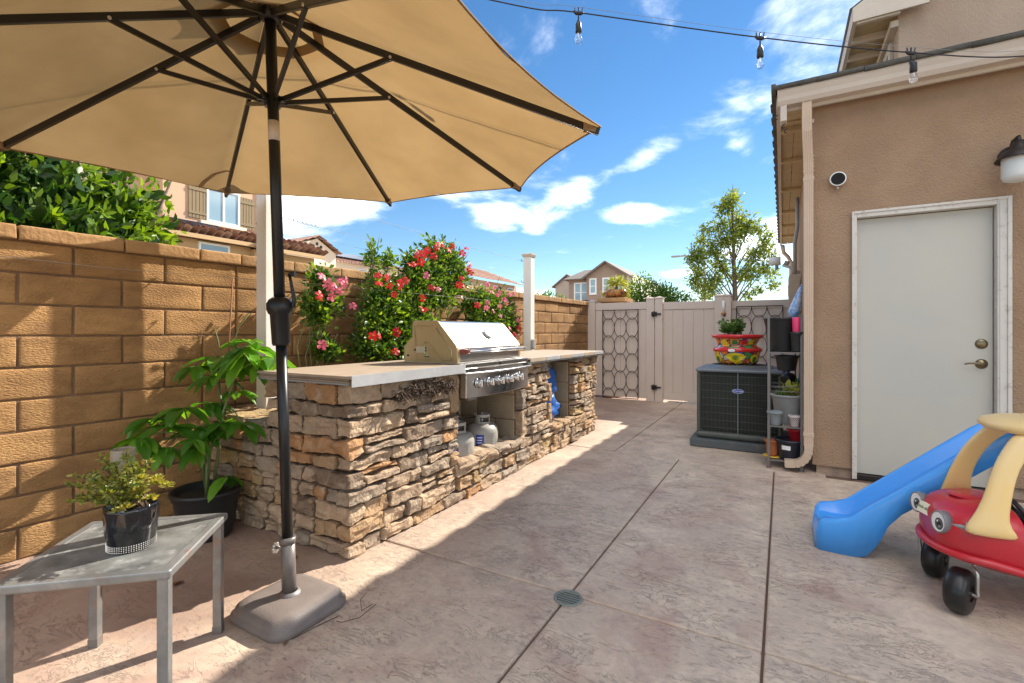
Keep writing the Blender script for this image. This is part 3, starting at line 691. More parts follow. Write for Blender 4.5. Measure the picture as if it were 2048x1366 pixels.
# ================================================================== posts and wires
m_capd = mat('post cap', (.55, .45, .36), .5)
def post(x, y, z0, z1, label, box_side):
    t = thing('post', (x, y, z0), label, 'post', 'white posts by the island'); h = .051
    q = MB(); q.box((x-h, y-h, z0), (x+h, y+h, z1-.05)); put('shaft', q, m_white, t, bev=.004)
    q = MB(); q.prism([(-1, 0), (1, 0), (.9, 1)], 0, 1) if 0 else q.add([(x+a*s_, y+b*s_, zz) for s_, zz in ((.058, z1-.055), (.066, z1-.03), (.066, z1-.018)) for a, b in ((-1, -1), (1, -1), (1, 1), (-1, 1))]+[(x, y, z1)],
        [(3, 2, 1, 0)]+[(4*i+j, 4*i+(j+1) % 4, 4*i+4+(j+1) % 4, 4*i+4+j) for i in (0, 1) for j in range(4)]+[(8+j, 8+(j+1) % 4, 12) for j in range(4)]); put('cap', q, m_capd, t)
    for zz in (z1-.10, z1-.36, z1-.62):
        q = MB(); q.tube([(x-.051, y-.02, zz), (x-.085, y-.02, zz+.002), (x-.10, y-.02, zz+.014), (x-.088, y-.02, zz+.026)], .004, 6); put('hook', q, m_bronze, t)
    bz = 1.0 if box_side < 0 else .98; bx = x+box_side*.075
    q = MB(); q.box((bx-.022, y-.046, bz-.06), (bx+.022, y-.005, bz+.06)); b = put('outlet_box', q, m_gpot, t, bev=.004)
    q = MB(); q.box((bx-.018, y-.066, bz-.05), (bx+.018, y-.047, bz+.05)); put('cover', q, m_gpot, b, bev=.006)
    return t
post(-2.96, 1.935, .62, 2.20, 'white square post with cap on the low stone ledge, behind the parasol pole', -1)
post(-2.70, 5.16, 0, 2.10, 'white square post with three hooks beyond the grill', 1)
for z0, z1, lb_ in ((2.10, 2.0, 'highest'), (1.84, 1.74, 'middle'), (1.58, 1.48, 'lowest')):
    q = MB(); pts = [Vector((-3.0, 1.94, z0)).lerp(Vector((-2.78, 5.14, z1)), k/12)-Vector((0, 0, .02*math.sin(math.pi*k/12))) for k in range(13)]; q.tube(pts, .0009, 5)
    tag(put('trellis_wire', q, m_gpot2), lb_+' of the three thin wires strung between the two white posts', 'wire', 'wires between the white posts')
q = MB(); q.tube([(wx(.6)+.02, .6, 1.50), (wx(1.2)+.02, 1.2, 1.485), (-3.0, 1.92, 1.475)], .0014, 5); q.tube([(-2.92, 1.95, 1.475), (-2.8, 3.4, 1.47), (-2.76, 5.12, 1.48)], .001, 5)
tag(put('wall_wire', q, m_gpot), 'thin pale wire stretched along the block wall below its cap', 'wire')

# ================================================================== fence and gate
FY = 7.9
fen = thing('vinyl_fence', (-1.5, FY, 0), 'almond vinyl privacy fence across the end of the patio', 'fence')
def fpost(x, y, ztop, par, w_=.065):
    q = MB(); q.box((x-w_, y-w_, 0), (x+w_, y+w_, ztop-.03)); p = put('fence_post', q, m_vinyl, par, bev=.004)
    q = MB(); q.add([(x+a*s_, y+b*s_, zz) for s_, zz in ((w_+.006, ztop-.03), (w_+.008, ztop-.012)) for a, b in ((-1, -1), (1, -1), (1, 1), (-1, 1))]+[(x, y, ztop+.012)],
        [(3, 2, 1, 0)]+[(j, (j+1) % 4, 4+(j+1) % 4, 4+j) for j in range(4)]+[(4+j, 4+(j+1) % 4, 8) for j in range(4)]); put('post_cap', q, m_vinyl, p)
for x, zt in ((-2.885, 1.68), (-1.875, 1.695), ): fpost(x, FY+.01, zt, fen)
fpost(-.785, FY+.01, 1.70, fen, .115)
def panel(x0, x1, par, zt, y=FY):
    q = MB(); q.box((x0, y-.022, zt-.12), (x1, y+.022, zt)); put('top_rail', q, m_vinyl, par, bev=.004)
    q = MB(); q.box((x0, y-.022, .04), (x1, y+.022, .16)); put('bottom_rail', q, m_vinyl, par, bev=.004)
    nb_ = max(1, round((x1-x0)/.15)); wd = (x1-x0)/nb_
    for i in range(nb_):
        q = MB(); q.box((x0+i*wd+.003, y-.011, .161), (x0+(i+1)*wd-.003, y+.011, zt-.121)); put('board', q, m_vinyl, par, bev=.003)
        if i: q = MB(); q.box((x0+i*wd-.0029, y-.004, .161), (x0+i*wd+.0029, y+.004, zt-.121)); put('groove', q, m_vinyl, par)
panel(-2.82, -1.94, fen, 1.625); panel(-.71, .20, fen, 1.60)
gt = thing('gate', (-1.3, FY-.01, 0), 'almond vinyl gate with black hinges, shut', 'gate')
fpost(-1.735, FY-.01, 1.70, gt, .06); panel(-1.675, -.905, gt, 1.61, FY-.01)
for z in (1.42, .235):
    q = MB(); q.box((-1.85, FY-.085, z-.035), (-1.82, FY-.06, z+.035)); q.box((-1.80, FY-.10, z-.035), (-1.765, FY-.072, z+.035)); q.cyl((-1.81, FY-.088, z-.045), (-1.81, FY-.088, z+.045), .012, 12); q.box((-1.77, FY-.085, z-.012), (-1.70, FY-.072, z+.012)); put('hinge', q, m_black, gt)
q = MB(); q.box((-.80, FY-.085, 1.33), (-.735, FY-.055, 1.43)); q.cyl((-.76, FY-.11, 1.38), (-.76, FY-.06, 1.38), .018, 12); q.box((-.86, FY-.075, 1.37), (-.80, FY-.055, 1.40)); put('latch', q, m_black, gt, bev=.003)
# little hanging feeder on the latch post
hf = thing('hanging_feeder', (-.77, FY-.12, 1.35), 'small white hanging feeder with wooden base by the gate latch', 'feeder')
q = MB(); q.cyl((-.77, FY-.12, 1.42), (-.77, FY-.12, 1.60), .018, 14); put('tube', q, m_wp, hf)
q = MB(); q.cyl((-.77, FY-.12, 1.395), (-.77, FY-.12, 1.42), .035, 14); put('tray', q, mat('orange wood', (.45, .18, .05), .6), hf)
q = MB(); q.tube([(-.77, FY-.12, 1.60), (-.77, FY-.10, 1.68), (-.77, FY-.06, 1.70)], .003, 5); q.tube([(-.77, FY-.12, 1.395), (-.77, FY-.12, 1.1)], .003, 5); put('cord', q, mat('straw cord', (.6, .45, .2), .8), hf)
# iron trellises
def trellis(x0, z0, z1, label):
    t = thing('iron_trellis', (x0+.3, FY-.05, z0), label, 'trellis', 'iron trellises on the fence'); y = FY-.045; W_ = .605; cw = W_/3
    q = MB(); 
    for a, b in (((x0, z0), (x0, z1)), ((x0+W_, z0), (x0+W_, z1)), ((x0, z1), (x0+W_, z1)), ((x0, z0), (x0+W_, z0))): q.bar((a[0], y, a[1]), (b[0], y, b[1]), .012, .012, (0, 1, 0))
    put('frame', q, m_bronze, t)
    nr = 5; hh = (z1-z0)/nr
    for c in range(3):
        for r_ in range(nr+1):
            cz = z0+r_*hh; cx = x0+(c+.5)*cw; lo, hi = (0, 360)
            if r_ == 0: lo, hi = 0, 180
            if r_ == nr: lo, hi = 180, 360
            pts = [(cx+cw/2*math.cos(R(a)), y, cz+hh*.545*math.sin(R(a))) for a in np.linspace(lo, hi, 41 if hi-lo == 360 else 21)]
            full = hi-lo == 360
            q = MB(); q.tube(pts[:-1] if full else pts, .0048, 6, closed=full); put('ring', q, m_bronze, t)
trellis(-2.68, .02, 1.50, 'black iron trellis of linked ovals on the fence left of the gate')
trellis(-.60, .02, 1.51, 'black iron trellis of linked ovals on the fence behind the painted pot')

# ================================================================== the house on the right
HX, HYF = .209, 4.50
hs_ = thing('house', (1.5, 6, 0), 'tan stucco house with tiled eave, gutter and plain pale side door', 'house')
DX0, DX1, DZ = .497, 1.282, 2.005
q = MB()
q.box((HX, HYF, .07), (DX0-.026, HYF+.16, 2.985)); q.box((DX1+.067, HYF, .07), (4.2, HYF+.16, 2.985)); q.box((DX0-.026, HYF, DZ+.045), (DX1+.067, HYF+.16, 2.985))
q.box((HX, HYF+.1605, .07), (HX+.16, 12.8, 2.985))
put('wall', q, m_stucco, hs_)
q = MB(); q.box((HX+.028, HYF+.028, -.03), (DX0-.03, HYF+.15, .0695)); q.box((DX1+.07, HYF+.028, -.03), (4.2, HYF+.15, .0695)); q.box((HX+.028, HYF+.16, -.03), (HX+.15, 12.8, .0695)); put('foundation', q, mat('painted footing', (.42, .30, .215), .9, bump=.3, bs=60, dirt=(.2, .15, .12), dscale=7), hs_)
# door frame: jambs and head, a moulding and a deeper stop
dfm = MB()
dfm.box((DX0-.025, HYF-.018, 0), (DX0+.0, HYF+.10, DZ+.044)); dfm.box((DX1, HYF-.018, 0), (DX1+.066, HYF+.10, DZ+.044)); dfm.box((DX0+.0005, HYF-.018, DZ+.003), (DX1-.0005, HYF+.10, DZ+.0438))
df = put('door_frame', dfm, m_frame, hs_, bev=.003)
q = MB(); q.box((DX0-.032, HYF-.026, 0), (DX0-.018, HYF-.0185, DZ+.052)); q.box((DX1+.05, HYF-.026, 0), (DX1+.072, HYF-.0185, DZ+.052)); q.box((DX0-.0175, HYF-.026, DZ+.034), (DX1+.0495, HYF-.0185, DZ+.052)); put('moulding', q, m_frame, df, bev=.002)
q = MB(); q.box((DX1+.012, HYF-.022, 0), (DX1+.022, HYF-.0185, DZ+.03)); put('moulding', q, m_frame, df)
q = MB(); q.box((DX0+.004, HYF+.045, .035), (DX1-.005, HYF+.085, DZ-.003)); dr_ = put('door', q, m_doorp, hs_, bev=.002)
q = MB(); q.box((DX0, HYF+.005, -.01), (DX1, HYF+.16, .030)); put('threshold', q, m_bronze, hs_, bev=.003)
q = MB(); q.box((DX0, HYF+.09, 0), (DX1, HYF+.10, DZ)); put('dark_gap', q, m_black, hs_)
m_brass = mat('aged brass', (.22, .17, .10), .28, .9)
for z in (1.046,):
    q = MB(); q.lathe([(0, .012), (.022, .011), (.033, .006), (.035, 0)], (1.218, HYF+.045, z), 28, Matrix.Rotation(R(90), 3, 'X')); put('deadbolt', q, m_brass, dr_)
q = MB(); q.lathe([(0, .022), (.012, .020), (.026, .010), (.034, .004), (.035, 0)], (1.218, HYF+.045, .905), 28, Matrix.Rotation(R(90), 3, 'X'))
q.tube([(1.218, HYF+.03, .905), (1.212, HYF-.005, .905), (1.19, HYF-.012, .908), (1.165, HYF-.012, .912), (1.135, HYF-.010, .910), (1.115, HYF-.008, .902)], [.010, .010, .008, .007, .006, .004], 10); put('lever_handle', q, m_brass, dr_)
# gutter along the front (K profile), closed end
gp = [(4.405, 3.045), (4.30, 3.045), (4.295, 3.03), (4.30, 3.012), (4.312, 2.985), (4.318, 2.955), (4.335, 2.925), (4.405, 2.925)]
q = MB(); q.prism([(y, z) for y, z in gp], -.035, 4.3, 'X'); put('gutter', q, m_gutter, hs_)
q = MB(); q.box((-.02, 4.406, 2.90), (4.3, 4.43, 3.06)); put('fascia', q, m_cream, hs_)
q = MB(); q.box((-.005, 4.4305, 2.955), (4.2, 4.4995, 2.975)); put('soffit_board', q, m_cream, hs_)
q = MB(); q.box((-.02, 4.35, 2.985), (4.2, 4.3505, 3.0)) 
# side eave: outer board, outlookers, boarded underside
q = MB(); q.box((-.045, 4.44, 2.955), (-.012, 11.6, 3.06)); put('fascia', q, m_cream, hs_)
for y0, y1 in ((4.44, 4.50), (4.505, 4.565), (4.57, 4.63), (4.635, 4.75)):
    q = MB(); q.box((-.011, y0+.002, 2.955), (HX-.001, y1-.002, 2.967)); put('soffit_board', q, m_soffit, hs_, bev=.002)
yy = [4.80, 5.0, 5.9, 7.1, 8.4, 9.5, 10.5, 11.55]
for y0, y1 in zip(yy, yy[1:]):
    q = MB(); q.box((-.011, y0, 2.985), (.09, y1-.004, 2.997)); put('soffit_board', q, m_soffit, hs_)
    q = MB(); q.box((.094, y0, 2.985), (HX-.001, y1-.004, 2.997)); put('soffit_board', q, m_soffit, hs_)
    q = MB(); q.box((-.011, y0-.03, 2.945), (HX-.001, y0+.03, 2.9845)); put('outlooker', q, m_soffit, hs_, bev=.003)
# bracket and hooks under the gutter's end
q = MB(); q.box((-.015, 4.33, 2.80), (.03, 4.42, 2.923)); put('bracket', q, m_gutter, hs_, bev=.004)
for x, z in ((-.03, 2.86), (.02, 2.78), (.035, 2.74)):
    q = MB(); q.tube([(x, 4.34, z), (x-.02, 4.34, z-.01), (x-.022, 4.34, z-.03), (x-.005, 4.34, z-.035)], .004, 6); put('hook', q, m_bronze, hs_)
# low roof: tiles along the front and side edges as pieces, plain slopes above
def tile_mesh(w_, d, h, s_):
    me = rough_box(w_, d, h, s_, (5, 3, 2), .008, .006, 10).mesh('roof_tile'); me.materials.append(m_rooft); return me
tiles = [tile_mesh(.30, .36, .034, i) for i in range(4)]
x = -.05
while x < 4.2:
    inst('roof_tile', random.choice(tiles), (x+.13, 4.45, 3.085+random.uniform(-.004, .006)), hs_, (R(12), random.uniform(-.02, .02), random.uniform(-.02, .02))); x += .292
y = 4.62
while y < 11.7:
    inst('roof_tile', random.choice(tiles), (.09, y+.14, 3.085+random.uniform(-.004, .006)), hs_, (0, R(-12)+random.uniform(-.02, .02), R(90))); y += .292
q = MB(); q.add([(-.05, 4.30, 3.07), (4.3, 4.30, 3.07), (4.3, 5.72, 3.52), (.9, 5.72, 3.52), (-.05, 11.65, 3.07), (.95, 10.6, 3.45), (.95, 5.72, 3.52)],
    [(0, 1, 2, 3), (0, 3, 6, 5, 4)]); put('roof_slope', q, m_rooft, hs_, solid=.02)
q = MB(); q.box((-.078, 4.30, 3.035), (-.046, 11.7, 3.095)); put('drip_edge', q, m_rooft, hs_)
# upper storey
UX, UY = .952, 5.70
q = MB(); q.prism([(UX, 3.2), (4.6, 3.2), (4.6, 5.3), (2.4, 5.3), (UX, 4.36)], UY, 11.0, 'Y'); put('upper_wall', q, mat('upper stucco', (.44, .33, .25), .93, col2=(.38, .28, .21), vs=2.2, bump=.8, bs=90, stretch=(1, 1, .35)), hs_)
q = MB(); q.box((.585, 5.60, 4.10), (.62, 11.4, 4.24)); put('fascia', q, m_cream, hs_)
for k in range(16):
    y0 = 5.62+k*.36; q = MB(); q.box((.621, y0, 4.15), (UX-.001, y0+.352, 4.165)); put('soffit_board', q, m_soffit, hs_)
    q = MB(); q.box((.621, y0-.02, 4.085), (UX-.001, y0+.02, 4.148)); put('rafter_tail', q, m_cream, hs_, bev=.003)
q = MB(); q.prism([(.586, 4.101), (UX+.2, 4.101), (UX+.2, 4.58), (.586, 4.236)], 5.575, 5.60, 'Y'); put('rake_board', q, m_cream, hs_, bev=.003)
q = MB(); q.box((UX-.06, 5.70, 4.02), (UX-.001, 11.0, 4.08)); put('frieze_board', q, m_cream, hs_)
q = MB(); q.add([(.58, 5.66, 4.265), (2.4, 5.66, 5.42), (2.4, 11.4, 5.42), (.58, 11.4, 4.265)], [(0, 1, 2, 3)]); q.add([(2.4, 5.66, 5.42), (4.8, 5.66, 5.42), (4.8, 11.4, 5.42), (2.4, 11.4, 5.42)], [(0, 1, 2, 3)]); put('roof_slope', q, m_rooft, hs_, solid=.04)
q = MB(); q.box((UX-.03, 5.95, 3.30), (UX-.0005, 6.03, 4.0)); q.box((UX-.03, 6.62, 3.30), (UX-.0005, 6.70, 4.0)); q.box((UX-.03, 6.0305, 3.92), (UX-.0005, 6.6195, 4.0)); wn = put('window', q, m_cream, hs_, bev=.003)
q = MB(); q.box((UX-.012, 6.03, 3.3), (UX-.008, 6.62, 3.92)); put('pane', q, m_glassw, wn)
# downspout: ribbed square pipe with bends and a kick-out
def rectpipe(pts, w_, d, m_=None):
    m = MB(); pts = [Vector(p) for p in pts]; prof_ = []
    for k in range(12):
        prof_.append(((k/11-.5)*w_, -d/2-(.003 if k % 2 else 0)))
    prof_ += [(w_/2, d/2), (-w_/2, d/2)]
    vs = []; n_ = len(prof_)
    for i, p in enumerate(pts):
        t = (pts[min(i+1, len(pts)-1)]-pts[max(i-1, 0)]).normalized(); sd_ = Vector((1, 0, 0)); sd_ = (sd_-t*sd_.dot(t)).normalized() if abs(t.x) < .9 else Vector((0, 0, 1))
        f = t.cross(sd_); vs += [p+sd_*a+f*(-b if f.y < 0 else b) for a, b in prof_]
    return m.add(vs, [(i*n_+j, i*n_+(j+1) % n_, (i+1)*n_+(j+1) % n_, (i+1)*n_+j) for i in range(len(pts)-1) for j in range(n_)])
sx = .175
ds = put('downspout', rectpipe([(.165, 4.37, 2.93), (.165, 4.37, 2.80), (.167, 4.372, 2.70), (.172, 4.40, 2.60), (.178, 4.435, 2.48), (.18, 4.452, 2.38), (.18, 4.455, 2.2), (.18, 4.455, 1.2), (.18, 4.455, .22)], .066, .05), m_spout, hs_)
q = MB()     # crimped elbow that throws the water out along the wall's foot
el = [(.18+(-.085+.085*math.cos(a)), 4.455-.02*(1-math.cos(a)), .22-.11-.0+(-.085*math.sin(a))+.085*0+.11) for a in np.linspace(0, R(80), 10)]
pts = [(.18, 4.455, .235)]+[(.18-.11*(1-math.cos(a)), 4.455, .20-.13*math.sin(a)) for a in np.linspace(0, R(85), 12)]+[(.02, 4.455, .066)]
for i in range(len(pts)-1):
    a, b = Vector(pts[i]), Vector(pts[i+1]); s_ = .064 if i % 2 else .071; q.bar(a-(b-a)*.08, b+(b-a)*.08, .052 if i % 2 else .058, s_, (0, 1, 0))
put('elbow', q, m_spout, ds)
for z in (.30, 2.33, 2.78):
    q = MB(); q.box((.143, 4.425, z), (.217, 4.482, z+.03)); put('band', q, m_spout, ds, bev=.003)
for k in range(5):
    q = MB(); z = 2.40+k*.028; q.box((.1425, 4.42+(z-2.4)*-.08, z), (.2175, 4.482+(z-2.4)*-.08, z+.008)); put('crimp', q, m_spout, ds)
# round camera and wall lamp
cm = thing('wall_camera', (.374, HYF, 2.318), 'small round white camera with black face on the stucco', 'camera')
q = MB(); q.lathe([(0, .0), (.03, 0), (.034, .03), (.052, .036), (.055, .045), (.054, .052), (.047, .053)], (.374, HYF, 2.318), 32, Matrix.Rotation(R(90), 3, 'X')); put('housing', q, m_wp, cm)
q = MB(); q.lathe([(0, .050), (.02, .053), (.048, .0525)], (.374, HYF, 2.318), 32, Matrix.Rotation(R(90), 3, 'X')); put('lens_face', q, m_soil_d, cm)
q = MB(); q.cyl((.374, HYF-.03, 2.265), (.374, HYF-.03, 2.24), .008); put('stem', q, m_steel2, cm)
lm = thing('wall_lamp', (1.345, HYF, 2.33), 'dark bell shaped wall lantern with frosted glass above the door', 'wall lamp')
lx, ly = 1.345, HYF-.17
q = MB(); q.lathe([(.0, 2.380), (.035, 2.375), (.045, 2.340), (.085, 2.305), (.118, 2.265), (.121, 2.255), (.108, 2.260), (.04, 2.290)], (lx, ly, 0), 32); put('shade', q, m_bronze, lm)
q = MB(); q.lathe([(.088, 2.275), (.088, 2.150), (.078, 2.125), (.05, 2.115), (0, 2.112)], (lx, ly, 0), 32); put('glass', q, mat('frosted glass', (.72, .74, .72), .35), lm)
q = MB(); q.tube([(lx, ly, 2.370), (lx, ly+.02, 2.410), (lx, ly+.10, 2.410), (lx, HYF-.01, 2.350)], .012, 10); q.cyl((lx, HYF-.02, 2.330), (lx, HYF, 2.330), .06); put('arm', q, m_bronze, lm)
# service things on the long side wall further back
ub = thing('meter_cabinet', (.1, 7.3, 1.3), 'beige electric meter cabinet on the side wall above the fence end', 'meter cabinet')
q = MB(); q.box((.075, 7.0, 1.40), (HX-.001, 7.5, 1.86)); c_ = put('cabinet', q, m_stucco_l, ub, bev=.004)
q = MB(); q.box((.068, 7.02, 1.42), (.0745, 7.48, 1.84)); put('cabinet_door', q, m_stucco_l, ub, bev=.002); q = MB(); q.box((.090, 6.985, 1.45), (.19, 6.999, 1.80)); put('side_plate', q, m_stucco_l, ub, bev=.002)
q = MB(); q.tube([(.14, 7.2, 1.86), (.14, 7.2, 2.3), (.17, 7.25, 2.5), (.17, 7.3, 2.9)], .022, 10); put('conduit', q, m_gpot, ub)
fl = thing('flood_light', (.1, 7.4, 2.0), 'white outdoor flood light on a bracket under the far eave', 'flood light')
q = MB(); q.tube([(HX, 7.6, 1.93), (.10, 7.6, 2.02), (.0, 7.6, 2.06)], .02, 10); put('bracket', q, m_vinyl, fl)
q = MB(); q.cyl((-.02, 7.6, 2.12), (-.16, 7.6, 2.12), .06, 20, .055); q.cyl((-.16, 7.6, 2.12), (-.165, 7.6, 2.12), .05); put('lamp_head', q, m_wp, fl)
q = MB(); q.cyl((-.07, 7.6, 2.06), (-.07, 7.6, 2.0), .022); q.cyl((0.02, 7.6, 2.09), (.08, 7.6, 2.07), .035); put('sensor', q, m_gpot, fl)
f2 = thing('side_lamp', (.1, 9.5, 1.75), 'small grey lamp low on the far side wall', 'wall lamp')
q = MB(); q.box((.08, 9.4, 1.74), (.20, 9.6, 1.95)); put('lamp_body', q, m_gpot, f2, bev=.02)
q = MB(); q.tube([(.0, 11.4, 2.93), (.02, 11.5, 2.80), (.10, 11.6, 2.72), (.16, 11.65, 2.6), (.16, 11.65, .2)], .04, 10); put('downspout', q, m_cream, hs_)

# ================================================================== neighbouring houses
def tile_roof(name, c00, c10, c11, c01, m_, par, pitch=.3, course=.4, amp=.05):
    """barrel tiled slope between eave corners c00-c10 and ridge corners c01-c11"""
    c00, c10, c11, c01 = map(Vector, (c00, c10, c11, c01)); L = (c10-c00).length; S_ = (c01-c00).length
    nu = max(4, int(L/pitch)*4); nv = max(2, int(S_/course)); nrm = (c10-c00).cross(c01-c00).normalized()
    if nrm.z < 0: nrm = -nrm
    vs = []; fs = []
    for v in range(nv):
        for e, lift in ((0, .045), (1, 0)):
            for u in range(nu+1):
                a = u/nu; b = (v+e)/nv; p = c00*(1-a)*(1-b)+c10*a*(1-b)+c11*a*b+c01*(1-a)*b
                vs.append(p+nrm*(lift+amp*abs(math.sin(a*L/pitch*math.pi))))
    w_ = nu+1
    for r_ in range(2*nv-1):
        for u in range(nu): fs.append((r_*w_+u, r_*w_+u+1, (r_+1)*w_+u+1, (r_+1)*w_+u))
    m = MB(); m.add(vs, fs, False); return put(name, m, m_, par)
def win_x(par, X, y0, y1, z0, z1, m_tr, mullion=True, sill=True):   # window on a wall facing +X
    q = MB(); e = .06
    q.box((X, y0-e, z0-e), (X+.05, y0, z1+e)); q.box((X, y1, z0-e), (X+.05, y1+e, z1+e)); q.box((X, y0, z1), (X+.049, y1, z1+e)); q.box((X, y0, z0-e), (X+.049, y1, z0))
    if mullion: q.box((X, (y0+y1)/2-.03, z0), (X+.045, (y0+y1)/2+.03, z1))
    w_ = put('window', q, m_tr, par); q = MB(); q.box((X+.005, y0, z0), (X+.02, y1, z1)); put('pane', q, m_glassw, w_)
    if sill: q = MB(); q.box((X, y0-.25, z0-e-.10), (X+.10, y1+.25, z0-e-.001)); put('sill', q, m_h2, w_)
def shutter(par, X, y0, y1, z0, z1):
    s_ = None; n_ = 5; wd = (y1-y0)/n_
    q = MB(); q.box((X, y0, z0+.12), (X+.05, y1, z0+.2)); q.box((X, y0, z1-.2), (X+.05, y1, z1-.12)); s_ = put('shutter', q, m_shut, par)
    for i in range(n_):
        q = MB(); q.box((X+.002, y0+i*wd+.008, z0), (X+.035, y0+(i+1)*wd-.008, z1)); put('board', q, m_shut, s_)
n1 = thing('neighbour_house', (-17, 8.5, -.1), 'tan two storey house with olive shutters and terracotta lower roof beyond the wall', 'house')
q = MB(); q.box((-22, 6.95, -.1), (-15.6, 10.05, 7.4)); put('upper_wall', q, m_h1, n1)
q = MB(); q.box((-22, 5.6, -.1), (-16.2, 6.95, 7.4)); put('side_wing', q, m_h1, n1)
q = MB(); q.box((-22.2, 10.06, 7.1), (-15.0, 5.0, 7.4)); 
q = MB(); q.box((-15.55, 9.93, 4.3), (-15.48, 10.0, 6.5)); put('downspout', q, m_h1b, n1)
q = MB(); q.box((-21, 5.4, -.1), (-15.0, 9.2, 3.86)); q.box((-21, 9.2, -.1), (-14.8, 11.45, 3.80)); put('lower_wall', q, m_h1b, n1)
K = 1.04
win_x(n1, -15.6, 8.20, 9.12, 4.64, 5.62, m_wp); shutter(n1, -15.6, 7.62, 8.14, 4.62, 5.66); shutter(n1, -15.6, 9.20, 9.68, 4.55, 5.60)
win_x(n1, -15.0, 7.66, 8.45, 3.0, 3.75, m_wp, False, False); shutter(n1, -14.8, 9.35, 9.75, 2.6, 3.6); shutter(n1, -14.8, 10.6, 11.1, 2.6, 3.5); win_x(n1, -14.8, 9.9, 10.4, 2.6, 3.5, m_wp, False, False)
q = MB(); q.box((-14.72, 5.3, 3.84), (-14.62, 9.25, 3.96)); q.box((-14.52, 9.1, 3.76), (-14.42, 11.62, 3.88)); put('gutter', q, m_h1b, n1)
tl = MB(); nn = 8; vs = []
for e, (yy_, rr) in enumerate(((-.27, .105), (.27, .09))):
    for j in range(nn+1):
        a = math.pi*j/nn; vs.append((yy_, rr*math.cos(a), rr*math.sin(a)*.85))
tl.add(vs, [(j, j+1, nn+2+j, nn+1+j) for j in range(nn)], True)
tme = []
for c in ((.36, .21, .155), (.27, .15, .11), (.44, .30, .23), (.30, .19, .15)):
    me_ = tl.mesh('roof_tile'); me_.materials.append(mat('barrel tile', c, .85, col2=tuple(k*.75 for k in c), vs=5)); tme.append(me_)
q = MB(); q.add([(-14.7, 5.2, 3.93), (-14.7, 9.3, 3.93), (-15.65, 9.3, 4.30), (-15.65, 5.2, 4.30)], [(0, 1, 2, 3)]); q.add([(-14.5, 9.05, 3.85), (-14.5, 11.65, 3.85), (-16.0, 11.65, 4.42), (-16.0, 9.05, 4.42)], [(0, 1, 2, 3)]); put('roof_slope', q, m_terra, n1)
rt = random.Random(5)
for ya, yb, X0, z0, nr in ((5.25, 9.1, -14.75, 3.96, 2), (9.1, 11.65, -14.55, 3.88, 3)):
    y = ya
    while y < yb:
        for r_ in range(nr):
            o = inst('roof_tile', rt.choice(tme), (X0-.12-r_*.42, y+.11, z0+.05+r_*.165), n1, None); o.rotation_euler = (0, R(22), R(180)+rt.uniform(-.03, .03))
        y += .225
q = MB(); q.box((-15.62, 6.9, 4.30), (-15.2, 8.3, 4.42)); q.tube([(-14.95, 7.2, 4.25), (-15.3, 8.2, 4.35)], .02); put('solar_panel', q, m_solar, n1)
# cream gabled house behind it
n2 = thing('neighbour_house', (-24, 17, -.1), 'cream gabled house with three round gable vents and a solar covered wing', 'house')
q = MB(); q.prism([(15.35, -.1), (18.45, -.1), (18.45, 5.55), (17.2, 6.22), (15.35, 5.35)], -27, -22, 'X'); put('gable_wall', q, m_h2, n2)
q = MB(); q.box((-27, 18.46, -.1), (-22.6, 24, 5.25)); put('wing_wall', q, m_h2, n2)
tile_roof('roof', (-21.7, 17.2, 6.32), (-27, 17.2, 6.32), (-27, 13.9, 5.0), (-21.7, 13.9, 5.0), m_terra, n2)
tile_roof('roof', (-21.7, 18.75, 5.50), (-27, 18.75, 5.50), (-27, 17.2, 6.32), (-21.7, 17.2, 6.32), m_terra, n2)
tile_roof('roof', (-22.2, 18.7, 5.2), (-22.2, 24.3, 5.2), (-24.5, 24.3, 6.0), (-24.5, 18.7, 6.0), m_terra, n2)
q = MB(); q.add([(-22.9, 18.9, 5.62), (-22.9, 22.5, 5.62), (-24.2, 22.5, 6.08), (-24.2, 18.9, 6.08)], [(0, 1, 2, 3)]); put('solar_panel', q, m_solar, n2, solid=.05)
for y, z in ((16.95, 5.78), (17.2, 5.92), (17.45, 5.78)):
    q = MB(); q.disc((-21.99, y, z), .09, (1, 0, 0), 14); put('gable_vent', q, m_bronze, n2)
win_x(n2, -22.6, 20.6, 21.3, 4.3, 4.95, m_wp, False, False)
n3 = thing('neighbour_house', (-27, 23, -.1), 'ochre house with striped terracotta hip roof behind the red flowers', 'house')
q = MB(); q.box((-34, 19.6, -.1), (-24, 29.5, 5.0)); put('wall', q, m_h1b, n3)
tile_roof('roof', (-23.5, 19.2, 4.95), (-23.5, 30.0, 4.95), (-27.5, 27.0, 6.75), (-27.5, 24.5, 6.75), m_terra, n3, .34, .5, .07)
tile_roof('roof', (-23.5, 19.2, 4.95), (-32, 19.2, 4.95), (-30, 24.5, 6.75), (-27.5, 24.5, 6.75), m_terra, n3, .34, .5, .07)
win_x(n3, -24, 23.6, 24.5, 4.0, 4.8, m_wp, False, False)
n4 = thing('neighbour_house', (-25, 36, -.1), 'long tan house with low tiled roof running down towards the white post', 'house')
q = MB(); q.box((-30, 29.6, -.1), (-22.3, 40.0, 5.55)); put('wall', q, m_h1, n4)
tile_roof('roof', (-21.8, 29.5, 5.6), (-21.8, 40.5, 5.6), (-24.6, 37.5, 6.9), (-24.6, 29.5, 6.9), m_terra, n4, .36, .5, .07)
for y in (31.5, 35.8, 38.3): win_x(n4, -22.3, y, y+.9, 4.3, 5.2, m_wp, False, False)
